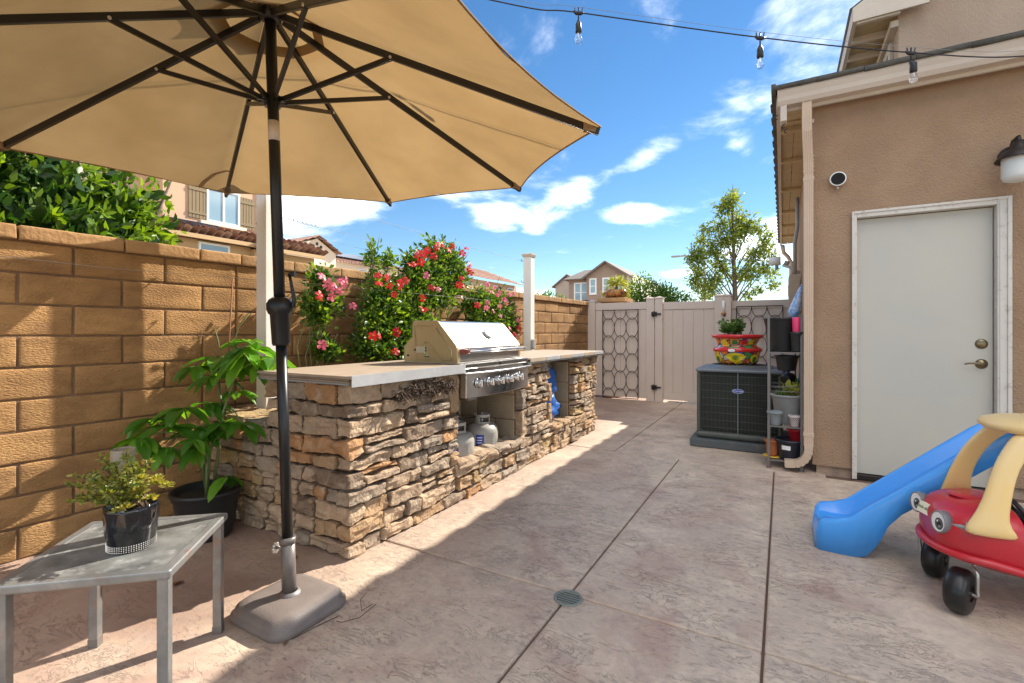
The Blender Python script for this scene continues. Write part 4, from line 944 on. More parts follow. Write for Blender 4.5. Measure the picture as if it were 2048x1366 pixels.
# far houses across the road, facing the camera
def win_y(par, x0, x1, z0, z1, Y_, mull=0):
    q = MB(); e = .12
    q.box((x0-e, Y_-.06, z0-e*1.5), (x0, Y_, z1+e)); q.box((x1, Y_-.06, z0-e*1.5), (x1+e, Y_, z1+e)); q.box((x0, Y_-.059, z1), (x1, Y_, z1+e)); q.box((x0, Y_-.059, z0-e*1.5), (x1, Y_, z0))
    if mull: q.box(((x0+x1)/2-.07, Y_-.055, z0), ((x0+x1)/2+.07, Y_, z1))
    q.box((x0, Y_-.04, (z0+z1)/2-.03), (x1, Y_, (z0+z1)/2+.03))
    w_ = put('window', q, m_wp, par); q = MB(); q.box((x0, Y_-.03, z0), (x1, Y_-.01, z1)); put('pane', q, m_glassw, w_)
n5 = thing('far_house', (-14, 42, -.1), 'brown three storey house with white framed windows and central gable in the distance', 'house')
q = MB(); q.box((-17.1, 40.6, -.1), (-15.1, 46, 5.9)); put('wall', q, m_h3, n5)
q = MB(); q.prism([(-15.15, -.1), (-11.55, -.1), (-11.55, 6.0), (-13.35, 7.15), (-15.15, 6.0)], 40, 46, 'Y'); put('gable_wall', q, m_h3, n5)
q = MB(); q.box((-11.549, 40.02, -.1), (-11.0, 50, 6.0)); put('side_wall', q, m_h2, n5)
for a, b in (((-15.5, 5.85), (-13.35, 7.25)), ((-11.0, 5.75), (-13.35, 7.25))):
    q = MB(); q.add([(a[0], 39.6, a[1]), (a[0], 47, a[1]), (b[0], 47, b[1]), (b[0], 39.6, b[1])], [(0, 1, 2, 3)]); put('roof', q, mat('grey brown shingle', (.20, .17, .15), .9), n5, solid=.12)
q = MB(); q.add([(-17.5, 40.2, 5.9), (-15.1, 40.2, 5.9), (-15.1, 43, 7.0), (-16.5, 43, 7.0)], [(0, 1, 2, 3)]); q.add([(-17.5, 40.2, 5.9), (-16.5, 43, 7.0), (-17.5, 47, 5.9)], [(0, 1, 2)]); put('roof', q, MATS['grey brown shingle'], n5, solid=.1)
win_y(n5, -16.45, -15.35, 3.95, 5.5, 40.6, 1)
for x in (-14.75, -13.55, -12.35): win_y(n5, x, x+.42, 4.6, 5.75, 40)
win_y(n5, -12.35, -11.85, 2.3, 3.4, 40)
for k, y in enumerate((41, 42.5)):
    q = MB(); q.box((-11.0, y, 4.6), (-10.94, y+.8, 5.75)); put('window', q, m_wp, n5)
n6 = thing('far_house', (-19, 48, -.1), 'small pale gabled house end left of the brown far house', 'house')
q = MB(); q.prism([(-20.9, -.1), (-18.0, -.1), (-18.0, 6.1), (-19.5, 7.0), (-20.9, 6.0)], 46, 52, 'Y'); put('gable_wall', q, m_h4, n6)
for a, b in (((-21.2, 5.85), (-19.5, 7.1)), ((-17.8, 5.95), (-19.5, 7.1))):
    q = MB(); q.add([(a[0], 45.7, a[1]), (a[0], 52, a[1]), (b[0], 52, b[1]), (b[0], 45.7, b[1])], [(0, 1, 2, 3)]); put('roof', q, MATS['grey brown shingle'], n6, solid=.12)
# power lines
for a, b, sag, lab in (((-16, 5, 6.35), (-16, 36, 6.2), .08, 'upper thin power line crossing the sky behind the parasol'), ((-16, 11.0, 5.34), (-16, 34, 5.05), .06, 'lower power line with coiled end crossing the sky behind the parasol')):
    q = MB(); a, b = Vector(a), Vector(b); q.tube([a.lerp(b, k/16)-Vector((0, 0, sag*math.sin(math.pi*k/16))) for k in range(17)], .007, 5)
    if 'coiled' in lab: q.tube([a.lerp(b, .01+k*.0012)+Vector((0, .05*math.cos(k*.9), .05*math.sin(k*.9))) for k in range(50)], .014, 5)
    tag(put('power_line', q, m_gpot2), lab, 'power line', 'power lines')
# street lamp
stl = thing('street_lamp', (-1.9, 34, -.1), 'slim grey street lamp partly behind the young tree', 'street lamp')
q = MB(); q.tube([(-4.57, 34.2, -.1), (-4.57, 34.2, 5.9), (-4.75, 34.1, 6.2), (-5.5, 33.7, 6.28), (-6.0, 33.45, 6.25)], [.1, .08, .06, .05, .05], 8); put('pole', q, m_gpot, stl)
q = MB(); q.box((-6.55, 33.2, 6.18), (-5.95, 33.5, 6.28)); put('lamp_head', q, m_gpot, stl, bev=.03)

# ================================================================== vegetation
def nrm_(v): v = Vector(v); return v.normalized()
# big hedge over the wall
hd = thing('hedge', (-4.2, .3, 0), 'dense glossy hedge leaning over the wall under the parasol edge', 'hedge')
hc = [(-4.15, -1.4, 1.7, .6, .8, .9), (-4.15, -.3, 1.8, .65, .8, .95), (-4.1, .55, 1.85, .55, .6, .8), (-4.25, 1.2, 1.85, .6, .5, .62), (-4.1, 1.45, 1.62, .42, .32, .36), (-4.2, 1.62, 1.95, .38, .26, .36), (-4.5, .6, 2.5, .7, .9, .5), (-3.75, .2, 1.7, .3, .6, .3), (-3.8, 1.1, 1.66, .28, .45, .25), (-3.75, -1, 1.7, .3, .7, .3)]
P, Dd = clumps(hc, 17000, 3, .5, .8, .4)
keep = P[:, 0] < -3.46; P = P[keep]; Dd = Dd[keep]
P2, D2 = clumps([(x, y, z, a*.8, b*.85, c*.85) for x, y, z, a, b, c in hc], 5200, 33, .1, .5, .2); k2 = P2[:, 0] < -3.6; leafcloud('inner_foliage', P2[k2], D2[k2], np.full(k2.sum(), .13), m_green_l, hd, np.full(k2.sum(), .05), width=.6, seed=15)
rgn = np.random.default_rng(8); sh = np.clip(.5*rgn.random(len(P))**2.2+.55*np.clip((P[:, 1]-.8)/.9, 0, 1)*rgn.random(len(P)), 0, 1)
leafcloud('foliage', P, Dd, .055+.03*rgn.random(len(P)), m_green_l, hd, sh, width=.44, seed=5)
# leafy shoot tips: whorls
PP = []; DD = []; SS = []
for k in range(150):
    c = hc[rgn.integers(0, 9)]; v = rgn.normal(size=3); v /= np.linalg.norm(v); v[0] = abs(v[0]); p = np.array(c[:3])+v*np.array(c[3:])*1.05
    if p[0] > -3.3: continue
    for j in range(9):
        a = j*2.4; t = np.cross(v, [0, 0, 1]); t /= np.linalg.norm(t); u = np.cross(v, t); PP.append(p); DD.append(v*(.5+.1*j/2)+(t*math.cos(a)+u*math.sin(a))*.9); SS.append(.068)
leafcloud('shoot', PP, DD, SS, m_green_l, hd, .55+.45*rgn.random(len(PP)), width=.4, seed=6)
q = MB()
for k in range(14):
    y = -1.5+k*.24; q.tube([(-4.2, y, 0), (-4.15, y+.05, .9), (-4.1+.2*math.sin(k), y+.15*math.cos(k*2), 1.9), (-4.1+.3*math.sin(k*2), y+.2*math.cos(k), 2.3)], [.03, .025, .015, .006], 6)
put('branch', q, m_bark, hd)
# young tree behind the gate
tr = thing('young_tree', (-1.35, 16.5, -.1), 'slender young street tree with airy yellow green crown behind the gate', 'tree')
q = MB(); q.tube([(-1.35, 16.5, -.1), (-1.33, 16.5, 1.2), (-1.30, 16.5, 2.3), (-1.33, 16.5, 3.2), (-1.36, 16.5, 4.2), (-1.38, 16.48, 5.2), (-1.36, 16.48, 5.8)], [.10, .09, .075, .055, .04, .02, .006], 8)
put('trunk', q, m_bark, tr)
tc_ = [(-2.35,15.9,3.3,.3),(-.3,17.1,3.5,.26),(-.25,17.1,2.6,.22),(-2.42,15.9,2.75,.28),(-.42,17,4.15,.24),(-2.05,16.1,4.3,.22),(-1.9,16.2,2.45,.3),(-1.38,16.46,5.5,.22),(-1.41,16.46,5.25,.30),(-1.51,16.4,4.98,.36),(-1.23,16.56,4.75,.42),(-1.72,16.29,4.51,.30),(-1.17,16.6,4.35,.40),(-1.51,16.4,4.04,.5),(-2.2,16.01,4.04,.26),(-2.29,15.96,3.56,.33),(-2.33,15.93,3.01,.28),(-2.26,15.97,2.54,.30),(-1.92,16.17,3.72,.38),(-1.72,16.29,3.25,.46),(-.89,16.75,4.51,.28),(-.62,16.91,4.27,.25),(-.48,16.99,3.88,.25),(-.75,16.83,3.56,.43),(-.48,16.99,3.09,.28),(-.89,16.75,2.93,.38),(-1.3,16.52,2.95,.25),(-1.85,16.21,2.77,.28),(-.69,16.87,2.46,.2),(-.96,16.71,2.3,.2),(-2.13,16.05,2.22,.18),(-.27,17.11,3.01,.18)]
rt = random.Random(3); q = MB(); cl2 = []
for x, y, z, r_ in tc_:
    dy = rt.uniform(-.5, .5); cl2.append((x-.0*dy, y+dy, z, r_*1.06, r_*1.15, r_*.92))
    if r_ < .24: continue
    zb = max(1.9, z-1.0-abs(x+1.35)*.4); q.tube([(-1.33, 16.5, zb), (x*.55-1.33*.45, 16.5*.5+(y+dy)*.5, (zb+z)/2+.08), (x, y+dy, z)], [.026, .016, .006], 5)
put('branch', q, m_bark, tr)
P, Dd = clumps(cl2, 7600, 9, .15, .6, -.1); leafcloud('crown', P, Dd, .10+.05*rgn.random(len(P)), m_tree_l, tr, None, width=.34, seed=7)
# dark green bushes behind the gate
for k, (lab, cl_) in enumerate((('bushy green tree behind the fence, right of the plant bowl', [(-3.39,13.03,2.35,.38),(-3.57,12.93,2.01,.41),(-3.15,13.17,2.14,.41),(-3.75,12.83,1.94,.41),(-3.35,13.1,1.5,.6)]),
                               ('lower green bush behind the gate, left of the young tree', [(-2.79,13.37,2.10,.34),(-2.5,13.54,1.98,.27),(-2.2,13.71,1.90,.19),(-2.91,13.3,1.94,.38),(-2.6,13.5,1.5,.5)]),
                               ('small green shrub showing over the wall beside the far houses', [(-6.21, 12.57, 2.0, .3), (-5.95, 12.72, 2.05, .25), (-5.63, 12.9, 1.95, .22), (-5.9, 12.7, 1.5, .5)]))):
    b = thing('bush', (cl_[0][0], cl_[0][1], -.1), lab, 'bush', 'bushes beyond the fence')
    P, Dd = clumps([(x, y, z, r_, r_, r_) for x, y, z, r_ in cl_], 2600 if k < 2 else 1400, 20+k, .5, .8, .4); leafcloud('foliage', P, Dd, .08+.04*rgn.random(len(P)), m_bush_l, b, None, width=.36, seed=30+k)
    q = MB(); x0, y0 = cl_[0][:2]; [q.tube([(x0+.1*j, y0, -.1), (x0+.2*j-.2, y0+.1, 1.0), (x0+.3*j-.4, y0, 2.0)], [.04, .03, .008], 6) for j in range(3)]; put('branch', q, m_bark, b)
# flowering climbers
FL = {}
def flower_mesh(kind, v):
    q = MB(); rr = random.Random(v*7+3)
    for k in range(5):
        a = 2*math.pi*k/5+rr.uniform(-.1, .1); c, s_ = math.cos(a), math.sin(a); tilt = rr.uniform(.25, .6); L = rr.uniform(.9, 1.1)
        def P_(u, w_, h): return (u*c-w_*s_, u*s_+w_*c, h)
        q.add([P_(.10, 0, 0), P_(.45*L, .34, .10), P_(.98*L, .30, .02-tilt*.3), P_(1.05*L, -.08, -.05-tilt*.4), P_(.80*L, -.38, .0), P_(.4, -.20, .12), P_(.55, .02, .02)],
              [(0, 1, 6), (1, 2, 6), (2, 3, 6), (3, 4, 6), (4, 5, 6), (5, 0, 6)], True)
    q.lathe([(.13, .02), (.09, -.25), (.04, -.75)], n=6); me = q.mesh('flower'); me.materials.append(m_flr if kind == 'r' else m_flp); me.materials.append(m_flo)
    q2 = len(me.polygons)
    for p in me.polygons:
        if p.index >= 30 and p.center.z > -.6: p.material_index = 1
    return me
for kd in 'rp': FL[kd] = [flower_mesh(kd, v) for v in range(4)]
rf = random.Random(12)
def flower(par, kd, p, r_):
    for _ in range(1):
        o = inst('flower', rf.choice(FL[kd]), p, par); d = Vector((rf.uniform(.3, 1), rf.uniform(-1, .35), rf.uniform(-.2, .7))).normalized()
        o.rotation_euler = d.to_track_quat('Z', 'Y').to_euler(); o.scale = (r_,)*3
PK = [(-2.86,2.28,1.53),(-2.86,2.33,1.48),(-2.86,2.38,1.48),(-2.86,2.44,1.51),(-2.86,2.4,1.45),(-2.86,2.47,1.48),(-2.86,2.36,1.39),(-2.86,2.56,1.33),(-2.86,2.28,1.04),(-2.86,2.35,1.45),(-2.86,2.43,1.43),(-2.86,2.48,1.51),(-2.78,3.33,1.64),(-2.78,3.5,1.53),(-2.74,4.36,1.57),(-2.74,4.43,1.62),(-2.74,4.49,1.54),(-2.74,4.53,1.57),(-2.74,4.74,1.56),(-2.74,4.86,1.58),(-2.74,4.28,1.45),(-2.74,4.26,1.39),(-2.74,4.54,1.42),(-2.74,4.97,1.39),(-2.74,5.01,1.21),(-2.74,4.76,1.18),(-2.74,4.56,1.31),(-2.74,4.96,1.27),(-2.74,5.03,1.12),(-2.74,4.28,1.64),(-2.74,4.63,1.5),(-2.74,4.41,1.36),(-2.74,4.93,1.08),(-2.74,4.67,1.47)]
RD = [(-2.78,2.74,1.58),(-2.78,2.75,1.52),(-2.78,2.84,1.57),(-2.78,2.87,1.51),(-2.78,2.99,1.54),(-2.78,2.92,1.44),(-2.78,2.69,1.1),(-2.78,2.76,1.1),(-2.78,2.95,1.13),(-2.78,2.93,.97),(-2.78,3.27,1.43),(-2.78,3.27,1.34),(-2.78,3.2,1.8),(-2.78,3.25,1.75),(-2.78,3.16,1.72),(-2.78,3.35,1.87),(-2.78,3.47,1.91),(-2.78,3.5,1.95),(-2.78,3.72,1.96),(-2.78,3.88,1.92),(-2.78,3.95,1.98),(-2.78,4.02,1.82),(-2.78,4.02,1.74),(-2.78,3.86,1.67),(-2.78,3.88,1.6),(-2.78,3.4,1.54),(-2.74,4.09,1.41),(-2.74,4.86,1.11),(-2.78,3.11,1.71),(-2.78,3.29,1.83),(-2.78,3.66,1.92),(-2.78,3.99,1.78),(-2.78,3.82,1.6),(-2.78,3.3,1.33),(-2.86,2.26,1.39),(-2.74,4.98,1.18),(-2.78,3.57,1.95),(-2.78,3.43,1.83),(-2.78,3.05,1.57),(-2.78,2.99,1.51),(-2.78,3.21,1.83)]
VC = [(-2.9,3.0,1.4,.15,.16),(-2.9,3.15,1.3,.14,.18),(-2.9,2.95,1.18,.14,.18),(-2.9,3.35,1.05,.13,.14),(-2.9,3.75,1.6,.18,.18),(-2.9,3.3,1.75,.13,.1),(-2.9,2.7,1.02,.08,.10),(-2.9,3.5,1.5,.16,.16),(-2.85,4.4,1.3,.17,.17),(-2.85,4.75,1.2,.17,.18),(-2.85,4.2,1.25,.08,.12),(-2.98,2.36,1.50,.08,.10),(-2.98,2.42,1.37,.10,.11),(-2.98,2.33,1.26,.08,.10),(-2.98,2.26,1.36,.05,.04),(-2.98,2.42,.98,.09,.06),(-2.98,2.38,1.03,.05,.06),(-2.9,2.88,1.44,.16,.16),(-2.9,2.8,1.23,.14,.18),(-2.9,2.83,1.0,.2,.13),(-2.9,3.12,1.19,.12,.24),(-2.9,2.8,1.72,.025,.15),(-2.9,2.97,1.72,.03,.09),(-2.9,3.25,1.46,.15,.2),(-2.9,3.36,1.61,.18,.15),(-2.9,3.6,1.87,.2,.13),(-2.9,3.83,1.85,.16,.15),(-2.9,3.98,1.68,.10,.18),(-2.9,3.67,1.46,.13,.13),(-2.9,3.40,1.26,.16,.18),(-2.9,3.55,1.68,.2,.12),(-2.85,4.3,1.46,.16,.14),(-2.85,4.72,1.44,.2,.18),(-2.85,4.9,1.27,.13,.22),(-2.85,5.03,1.17,.05,.17),(-2.9,4.17,1.40,.10,.09),(-2.85,4.5,1.42,.16,.14),(-2.9,3.10,1.0,.14,.12),(-2.85,4.55,1.25,.2,.1),(-2.88,3.15,1.0,.12,.1),(-2.9,2.95,1.05,.14,.12)]
for lab, y0, y1 in (('climbing vine with pink trumpet flowers, first one beyond the parasol pole', 2.0, 2.65), ('tall climbing vine with red trumpet flowers behind the grill', 2.65, 4.10), ('climbing vine with pale pink flowers next to the second white post', 4.10, 5.3)):
    v = thing('climbing_vine', (-3.0, (y0+y1)/2, 0), lab, 'climbing plant', 'flowering climbers along the block wall')
    cc = [c for c in VC if y0 <= c[1] < y1]
    P, Dd = clumps([(x, y, z, .10, ry*1.3, rz*1.25) for x, y, z, ry, rz in cc], int(3600*sum((c[3]*c[4])**.5 for c in cc)*1.0)+500, int(y0*10), .10, .7, .25)
    leafcloud('foliage', P, Dd, .036+.024*rgn.random(len(P)), m_vine_l, v, np.clip(rgn.random(len(P))**1.4, 0, 1), width=.42, seed=int(y1*10))
    q = MB()
    for x, y, z, ry, rz in cc:
        q.tube([(-3.0, (y*.5+(y0+y1)/4), .45), (-3.03, y-.06, z*.6+.2), (x-.03, y+.03, z-.05), (x, y-.02, z+rz*.9)], [.006, .005, .004, .002], 5)
    for k in range(26):
        c = rf.choice(cc); p = Vector((c[0]+.03, c[1]+rf.uniform(-1, 1)*c[3], c[2]+rf.uniform(-.5, 1)*c[4])); d = nrm_((rf.uniform(-.2, .8), rf.uniform(-1, .6), rf.uniform(0, 1))); q.tube([p, p+d*.06, p+d*.11+Vector((0, 0, .015))], [.003, .0025, .0015], 4)
    put('stem', q, m_stem, v)
    for kd, lst in (('p', PK), ('r', RD)):
        for p in lst:
            if y0 <= p[1] < y1: flower(v, kd, p, rf.uniform(.027, .040) if p[1] < 4.1 else rf.uniform(.025, .036))
# broad leaved potted plant beside the wall
pl = thing('potted_plant', (-2.78, 1.455, 0), 'tall palmate leaved plant in a large black nursery pot between wall and stone island', 'potted plant')
px, py = -2.78, 1.455
def nursery(par, x, y, z, r0, r1, h, m_, nm='pot', lip=.012, soil=True, n=36):
    q = MB(); q.lathe([(0, 0), (r0*.94, 0), (r0, .012), (r0+(r1-r0)*.82, h*.82), (r1, h*.84), (r1+lip*.2, h-.02), (r1+lip, h-.016), (r1+lip, h), (r1-.002, h), (r1-.012, h*.8), (r0, h*.3)], (x, y, z), n); o = put(nm, q, m_, par)
    if soil: q = MB(); q.disc((x, y, z+h*.86), r1-.006, n=n); put('soil', q, m_soil, par)
    return o
nursery(pl, px, py, .001, .125, .165, .262, m_nurs)
q = MB()
stems = [[(px, py, .22), (px-.01, py+.02, .45), (px+.03, py+.08, .70), (px+.05, py+.14, .90), (px+.08, py+.16, 1.0)], [(px-.04, py+.02, .22), (px-.05, py, .4), (px-.06, py-.06, .55), (px-.1, py-.1, .60)], [(px+.03, py-.02, .22), (px+.0, py, .4), (px-.02, py+.02, .58)],
         [(px+.05, py+.02, .22), (px+.10, py+.03, .30), (px+.14, py+.03, .33)], [(px-.02, py+.04, .22), (px-.03, py+.1, .6), (px-.10, py+.11, .95)]]
for s_ in stems: q.tube(s_, [.009, .008, .0065, .005, .004][:len(s_)], 8)
put('stem', q, m_stem, pl)
q = MB(); q.tube([(px-.02, py+.1, .62), (px-.01, py+.14, 1.0), (px+.02, py+.16, 1.15), (px+.07, py+.2, 1.24)], .003, 5); q.tube([(px+.0, py+.1, .9), (px-.08, py+.1, 1.1), (px-.15, py+.12, 1.16)], .002, 5); put('thin_shoot', q, m_stem, pl)
q = MB(); q.tube([(px-.04, py+.12, .62), (px-.03, py+.16, 1.45)], .004, 6); put('stake', q, mat('rusty stake', (.22, .09, .04), .8), pl)
def broad_leaf(seed):
    rr = random.Random(seed); q = MB(); nu = 9; vs = []; fs = []
    for i in range(nu+1):
        t = i/nu; w_ = .21*math.sin(math.pi*min(1, t*.93+.04))**.8*(1-.25*t)*(1 if t < .97 else .2); dz = -.34*t*t; wv = .012*math.sin(t*20+seed)
        for s_ in (-1, -.5, 0, .5, 1): vs.append((t, s_*w_, dz+abs(s_)*w_*.35-(.01 if s_ == 0 else 0)+wv*s_*abs(s_)))
    fs = [(i*5+j, i*5+j+1, i*5+j+6, i*5+j+5) for i in range(nu) for j in range(4)]; q.add(vs, fs, True)
    me = q.mesh('leaf'); me.materials.append(m_palm_l); a = me.attributes.new('shade', 'FLOAT', 'POINT'); a.data.foreach_set('value', np.full(len(me.vertices), rr.random(), np.float32)); return me
BLV = [broad_leaf(k) for k in range(6)]
rp = random.Random(2)
def whorl(par, c, n_, L, droop=0, az0=None, spread=360, up=.1):
    n_ += 2
    for k in range(n_):
        a = R((az0 if az0 is not None else rp.uniform(0, 360))+spread*k/n_ + rp.uniform(-10, 10)); d = Vector((math.cos(a), math.sin(a), up+rp.uniform(-.25, .2)-droop)).normalized()
        o = inst('leaf', rp.choice(BLV), Vector(c)+d*.008, par); o.rotation_euler = d.to_track_quat('X', 'Z').to_euler(); s_ = L*rp.uniform(.85, 1.3); o.scale = (s_, s_*1.15, s_)
for c, n_, L, dr2 in (((-2.70, 1.62, 1.04), 8, .18, .25), ((-2.66, 1.60, .99), 6, .17, .5), ((-2.88, 1.57, .98), 6, .15, .2), ((-2.58, 1.72, .98), 6, .14, .2), ((-2.98, 1.50, .93), 5, .14, .3), ((-2.74, 1.66, 1.07), 6, .15, .0), ((-2.78, 1.62, .78), 8, .095, .2), ((-2.80, 1.6, .95), 4, .13, .5),
                      ((-2.90, 1.33, .61), 7, .15, .15), ((-2.92, 1.20, .58), 6, .15, .4), ((-2.82, 1.42, .60), 6, .14, .3), ((-2.74, 1.52, .62), 7, .15, .2), ((-2.64, 1.48, .34), 6, .125, .45), ((-2.84, 1.28, .52), 6, .12, .5), ((-2.72, 1.36, .56), 5, .12, .4), ((-2.62, 1.56, .62), 5, .13, .25), ((-2.95, 1.42, .70), 6, .14, .3), ((-3.0, 1.28, .66), 6, .14, .35), ((-2.86, 1.50, .72), 6, .13, .2), ((-2.62, 1.66, .95), 6, .15, .6), ((-2.80, 1.52, .88), 5, .13, .4), ((-2.78, 1.40, .50), 5, .12, .6), ((-2.96, 1.22, .50), 5, .12, .5)):
    whorl(pl, c, n_, L, dr2)
q = MB()
for c, b in (((-2.95, 1.42, .70), stems[1][2]), ((-3.0, 1.28, .66), stems[1][3]), ((-2.86, 1.50, .72), stems[4][1]), ((-2.80, 1.52, .88), stems[4][1]), ((-2.98, 1.50, .93), stems[4][2]), ((-2.96, 1.22, .50), stems[1][2]), ((-2.90, 1.33, .61), stems[1][2]), ((-2.92, 1.20, .58), stems[1][2]), ((-2.82, 1.42, .60), stems[2][2]), ((-2.74, 1.52, .62), stems[0][1]), ((-2.88, 1.57, .98), stems[4][2]), ((-2.58, 1.72, .98), stems[0][3]), ((-2.84, 1.28, .52), stems[1][1]), ((-2.72, 1.36, .56), stems[2][1]), ((-2.62, 1.56, .62), stems[0][2])):
    q.tube([b, Vector(b).lerp(Vector(c), .5)+Vector((0, 0, .03)), c], [.005, .004, .003], 5)
put('leaf_stalk', q, m_stem, pl, kind='stuff')

# ================================================================== side table and what stands on it
TZ = .44
tp_ = [Vector((-2.165, .745, TZ)), Vector((-1.845, 1.02, TZ)), Vector((-1.56, .705, TZ)), Vector((-1.865, .43, TZ))]
tb_ = thing('side_table', (-1.86, .725, 0), 'low square grey metal side table with rust spots and slate look top', 'table')
ctr = sum(tp_, Vector())/4
q = MB()
for i in range(4): e_ = (tp_[(i+1) % 4]-tp_[i]).normalized(); q.bar(tp_[i]-Vector((0, 0, .012+.0002*i))-e_*.015, tp_[(i+1) % 4]-Vector((0, 0, .012+.0002*i))+e_*.015, .032, .026)
fr = put('frame', q, m_tabm, tb_, bev=.006, seg=3)
q = MB(); ins = [p.lerp(ctr, .07) for p in tp_]; q.add([p-Vector((0, 0, .010)) for p in ins]+[p-Vector((0, 0, .001)) for p in ins], [(0, 1, 2, 3), (7, 6, 5, 4), (0, 4, 5, 1), (1, 5, 6, 2), (2, 6, 7, 3), (3, 7, 4, 0)]); put('table_top', q, m_glass_t, tb_)
for i, p in enumerate(tp_):
    p = p.lerp(ctr, .045); e = (tp_[(i+1) % 4]-tp_[i]).normalized()
    q = MB(); q.bar((p.x, p.y, 0), (p.x, p.y, TZ-.025), .030, .030, tuple(e)); lg = put('leg', q, m_tabm, tb_, bev=.003)
    q = MB(); q.bar((p.x, p.y, .001), (p.x, p.y, .03), .0312, .0312, tuple(e)); put('rusty_foot', q, m_rust, lg)
bx_, by_ = -1.825, .725
po = thing('succulent_pot', (bx_, by_, TZ), 'glossy black pot of trailing succulents with a rhinestone band, on the side table', 'potted plant')
q = MB(); nn = 64; prof_ = [(.060, .002), (.062, .022), (.066, .05), (.070, .09), (.073, .125), (.074, .138), (.070, .138), (.066, .115)]
vs = []
for r_, z in prof_:
    for j in range(nn):
        a = 2*math.pi*j/nn; rr = r_*(1+(.022*math.sin(a*11+z*34+2*math.sin(a*3)) if .03 < z < .13 else 0)); vs.append((bx_+rr*math.cos(a), by_+rr*math.sin(a), TZ+z))
q.add(vs, [(i*nn+j, i*nn+(j+1) % nn, (i+1)*nn+(j+1) % nn, (i+1)*nn+j) for i in range(len(prof_)-1) for j in range(nn)], True); put('pot', q, m_bpot, po)
q = MB(); q.disc((bx_, by_, TZ+.122), .068); put('soil', q, m_soil, po)
q = MB(); 
for row in range(4):
    for j in range(64):
        a = 2*math.pi*j/64; x = bx_+.0635*math.cos(a); y = by_+.0635*math.sin(a); z = TZ+.004+row*.0056; s_ = .0022
        q.add([(x-s_, y, z), (x+s_, y, z), (x, y-s_, z), (x, y+s_, z), (x, y, z-s_), (x, y, z+s_)], [(0, 2, 5), (2, 1, 5), (1, 3, 5), (3, 0, 5), (2, 0, 4), (1, 2, 4), (3, 1, 4), (0, 3, 4)])
put('rhinestone_band', q, m_steel2, po, kind='stuff')
rs = random.Random(9); q = MB(); PP = []; DD = []; SS = []; SH = []
ends = [(-1.965, .60, .655), (-1.95, .62, .61), (-1.90, .64, .69), (-1.88, .66, .735), (-1.86, .62, .66), (-1.83, .68, .72), (-1.80, .70, .745), (-1.78, .73, .69), (-1.74, .70, .67), (-1.89, .70, .66), (-1.85, .72, .74), (-1.81, .66, .65), (-1.76, .75, .72), (-1.87, .60, .62), (-1.79, .64, .64), (-1.92, .67, .64), (-1.99, .63, .67), (-1.93, .60, .60), (-1.84, .74, .70), (-1.82, .62, .69), (-1.77, .70, .73), (-1.90, .74, .68), (-1.86, .66, .70)]
for e in ends:
    e = Vector(e); b = Vector((bx_, by_, TZ+.125))+Vector((rs.uniform(-.03, .03), rs.uniform(-.03, .03), 0)); md = b.lerp(e, .45)+Vector((0, 0, .025)); pts = []
    for k in range(9):
        t = k/8; pts.append(b*(1-t)**2+md*2*t*(1-t)+e*t*t)
    q.tube(pts, [.0038-.0003*k for k in range(9)], 5)
    for k in range(2, 9):
        for s_ in range(12):
            p = pts[k].lerp(pts[k-1], rs.random()); d = Vector((rs.uniform(-1, 1), rs.uniform(-1, 1), rs.uniform(-.5, 1))); PP.append(tuple(p)); DD.append(tuple(d)); SS.append(rs.uniform(.011, .022)); SH.append(rs.uniform(0, .55))
put('branch', q, m_bstem, po)
for c, r_, n_ in (((-1.735, .755, .655), .030, 26), ((-1.705, .775, .645), .026, 22), ((-1.755, .72, .675), .028, 24), ((-1.765, .77, .66), .028, 24), ((-1.71, .73, .62), .026, 22), ((-1.79, .73, .625), .03, 26), ((-1.75, .68, .60), .026, 20), ((-1.82, .70, .60), .028, 22), ((-1.85, .68, .61), .024, 18), ((-1.78, .67, .585), .024, 18)):
    for k in range(n_):
        a = k*2.4; tt = (k+.5)/n_; d = Vector((math.cos(a)*(.3+tt), math.sin(a)*(.3+tt), 1.2-tt*1.1)).normalized(); PP.append((c[0], c[1], c[2]-.008)); DD.append(tuple(d)); SS.append(r_*(.6+.5*tt)); SH.append(rs.uniform(.15, .95))
leafcloud('succulent_foliage', PP, DD, SS, m_succ, po, SH, width=.42, droop=.05, seed=2)
vz = thing('vase', (-1.945, .748, TZ), 'pale frosted cylinder vase standing behind the succulent pot', 'vase')
q = MB(); q.lathe([(0, 0), (.033, 0), (.034, .01), (.034, .29), (.031, .295), (.030, .29), (.030, .02), (0, .018)], (-1.945, .748, TZ), 32); put('vase_body', q, m_clearbox, vz)

# ================================================================== parasol
HUB = Vector((-1.812, 1.192, 2.430)); UN = Vector((.0426, -.0580, .9974)).normalized()
BASE = Vector((-1.735, 1.228, 0))
TIP = [Vector(p) for p in ((-3.058, 0.699, 1.946), (-3.063, 1.716, 1.998), (-2.352, 2.438, 2.013), (-1.336, 2.447, 1.968), (-0.608, 1.739, 1.899), (-0.608, 0.728, 1.839), (-1.320, 0.006, 1.828), (-2.331, -0.003, 1.870))]
um = thing('parasol', tuple(BASE), 'tan canvas market parasol on a dark crank pole with a square taupe base', 'parasol')
bz = .072
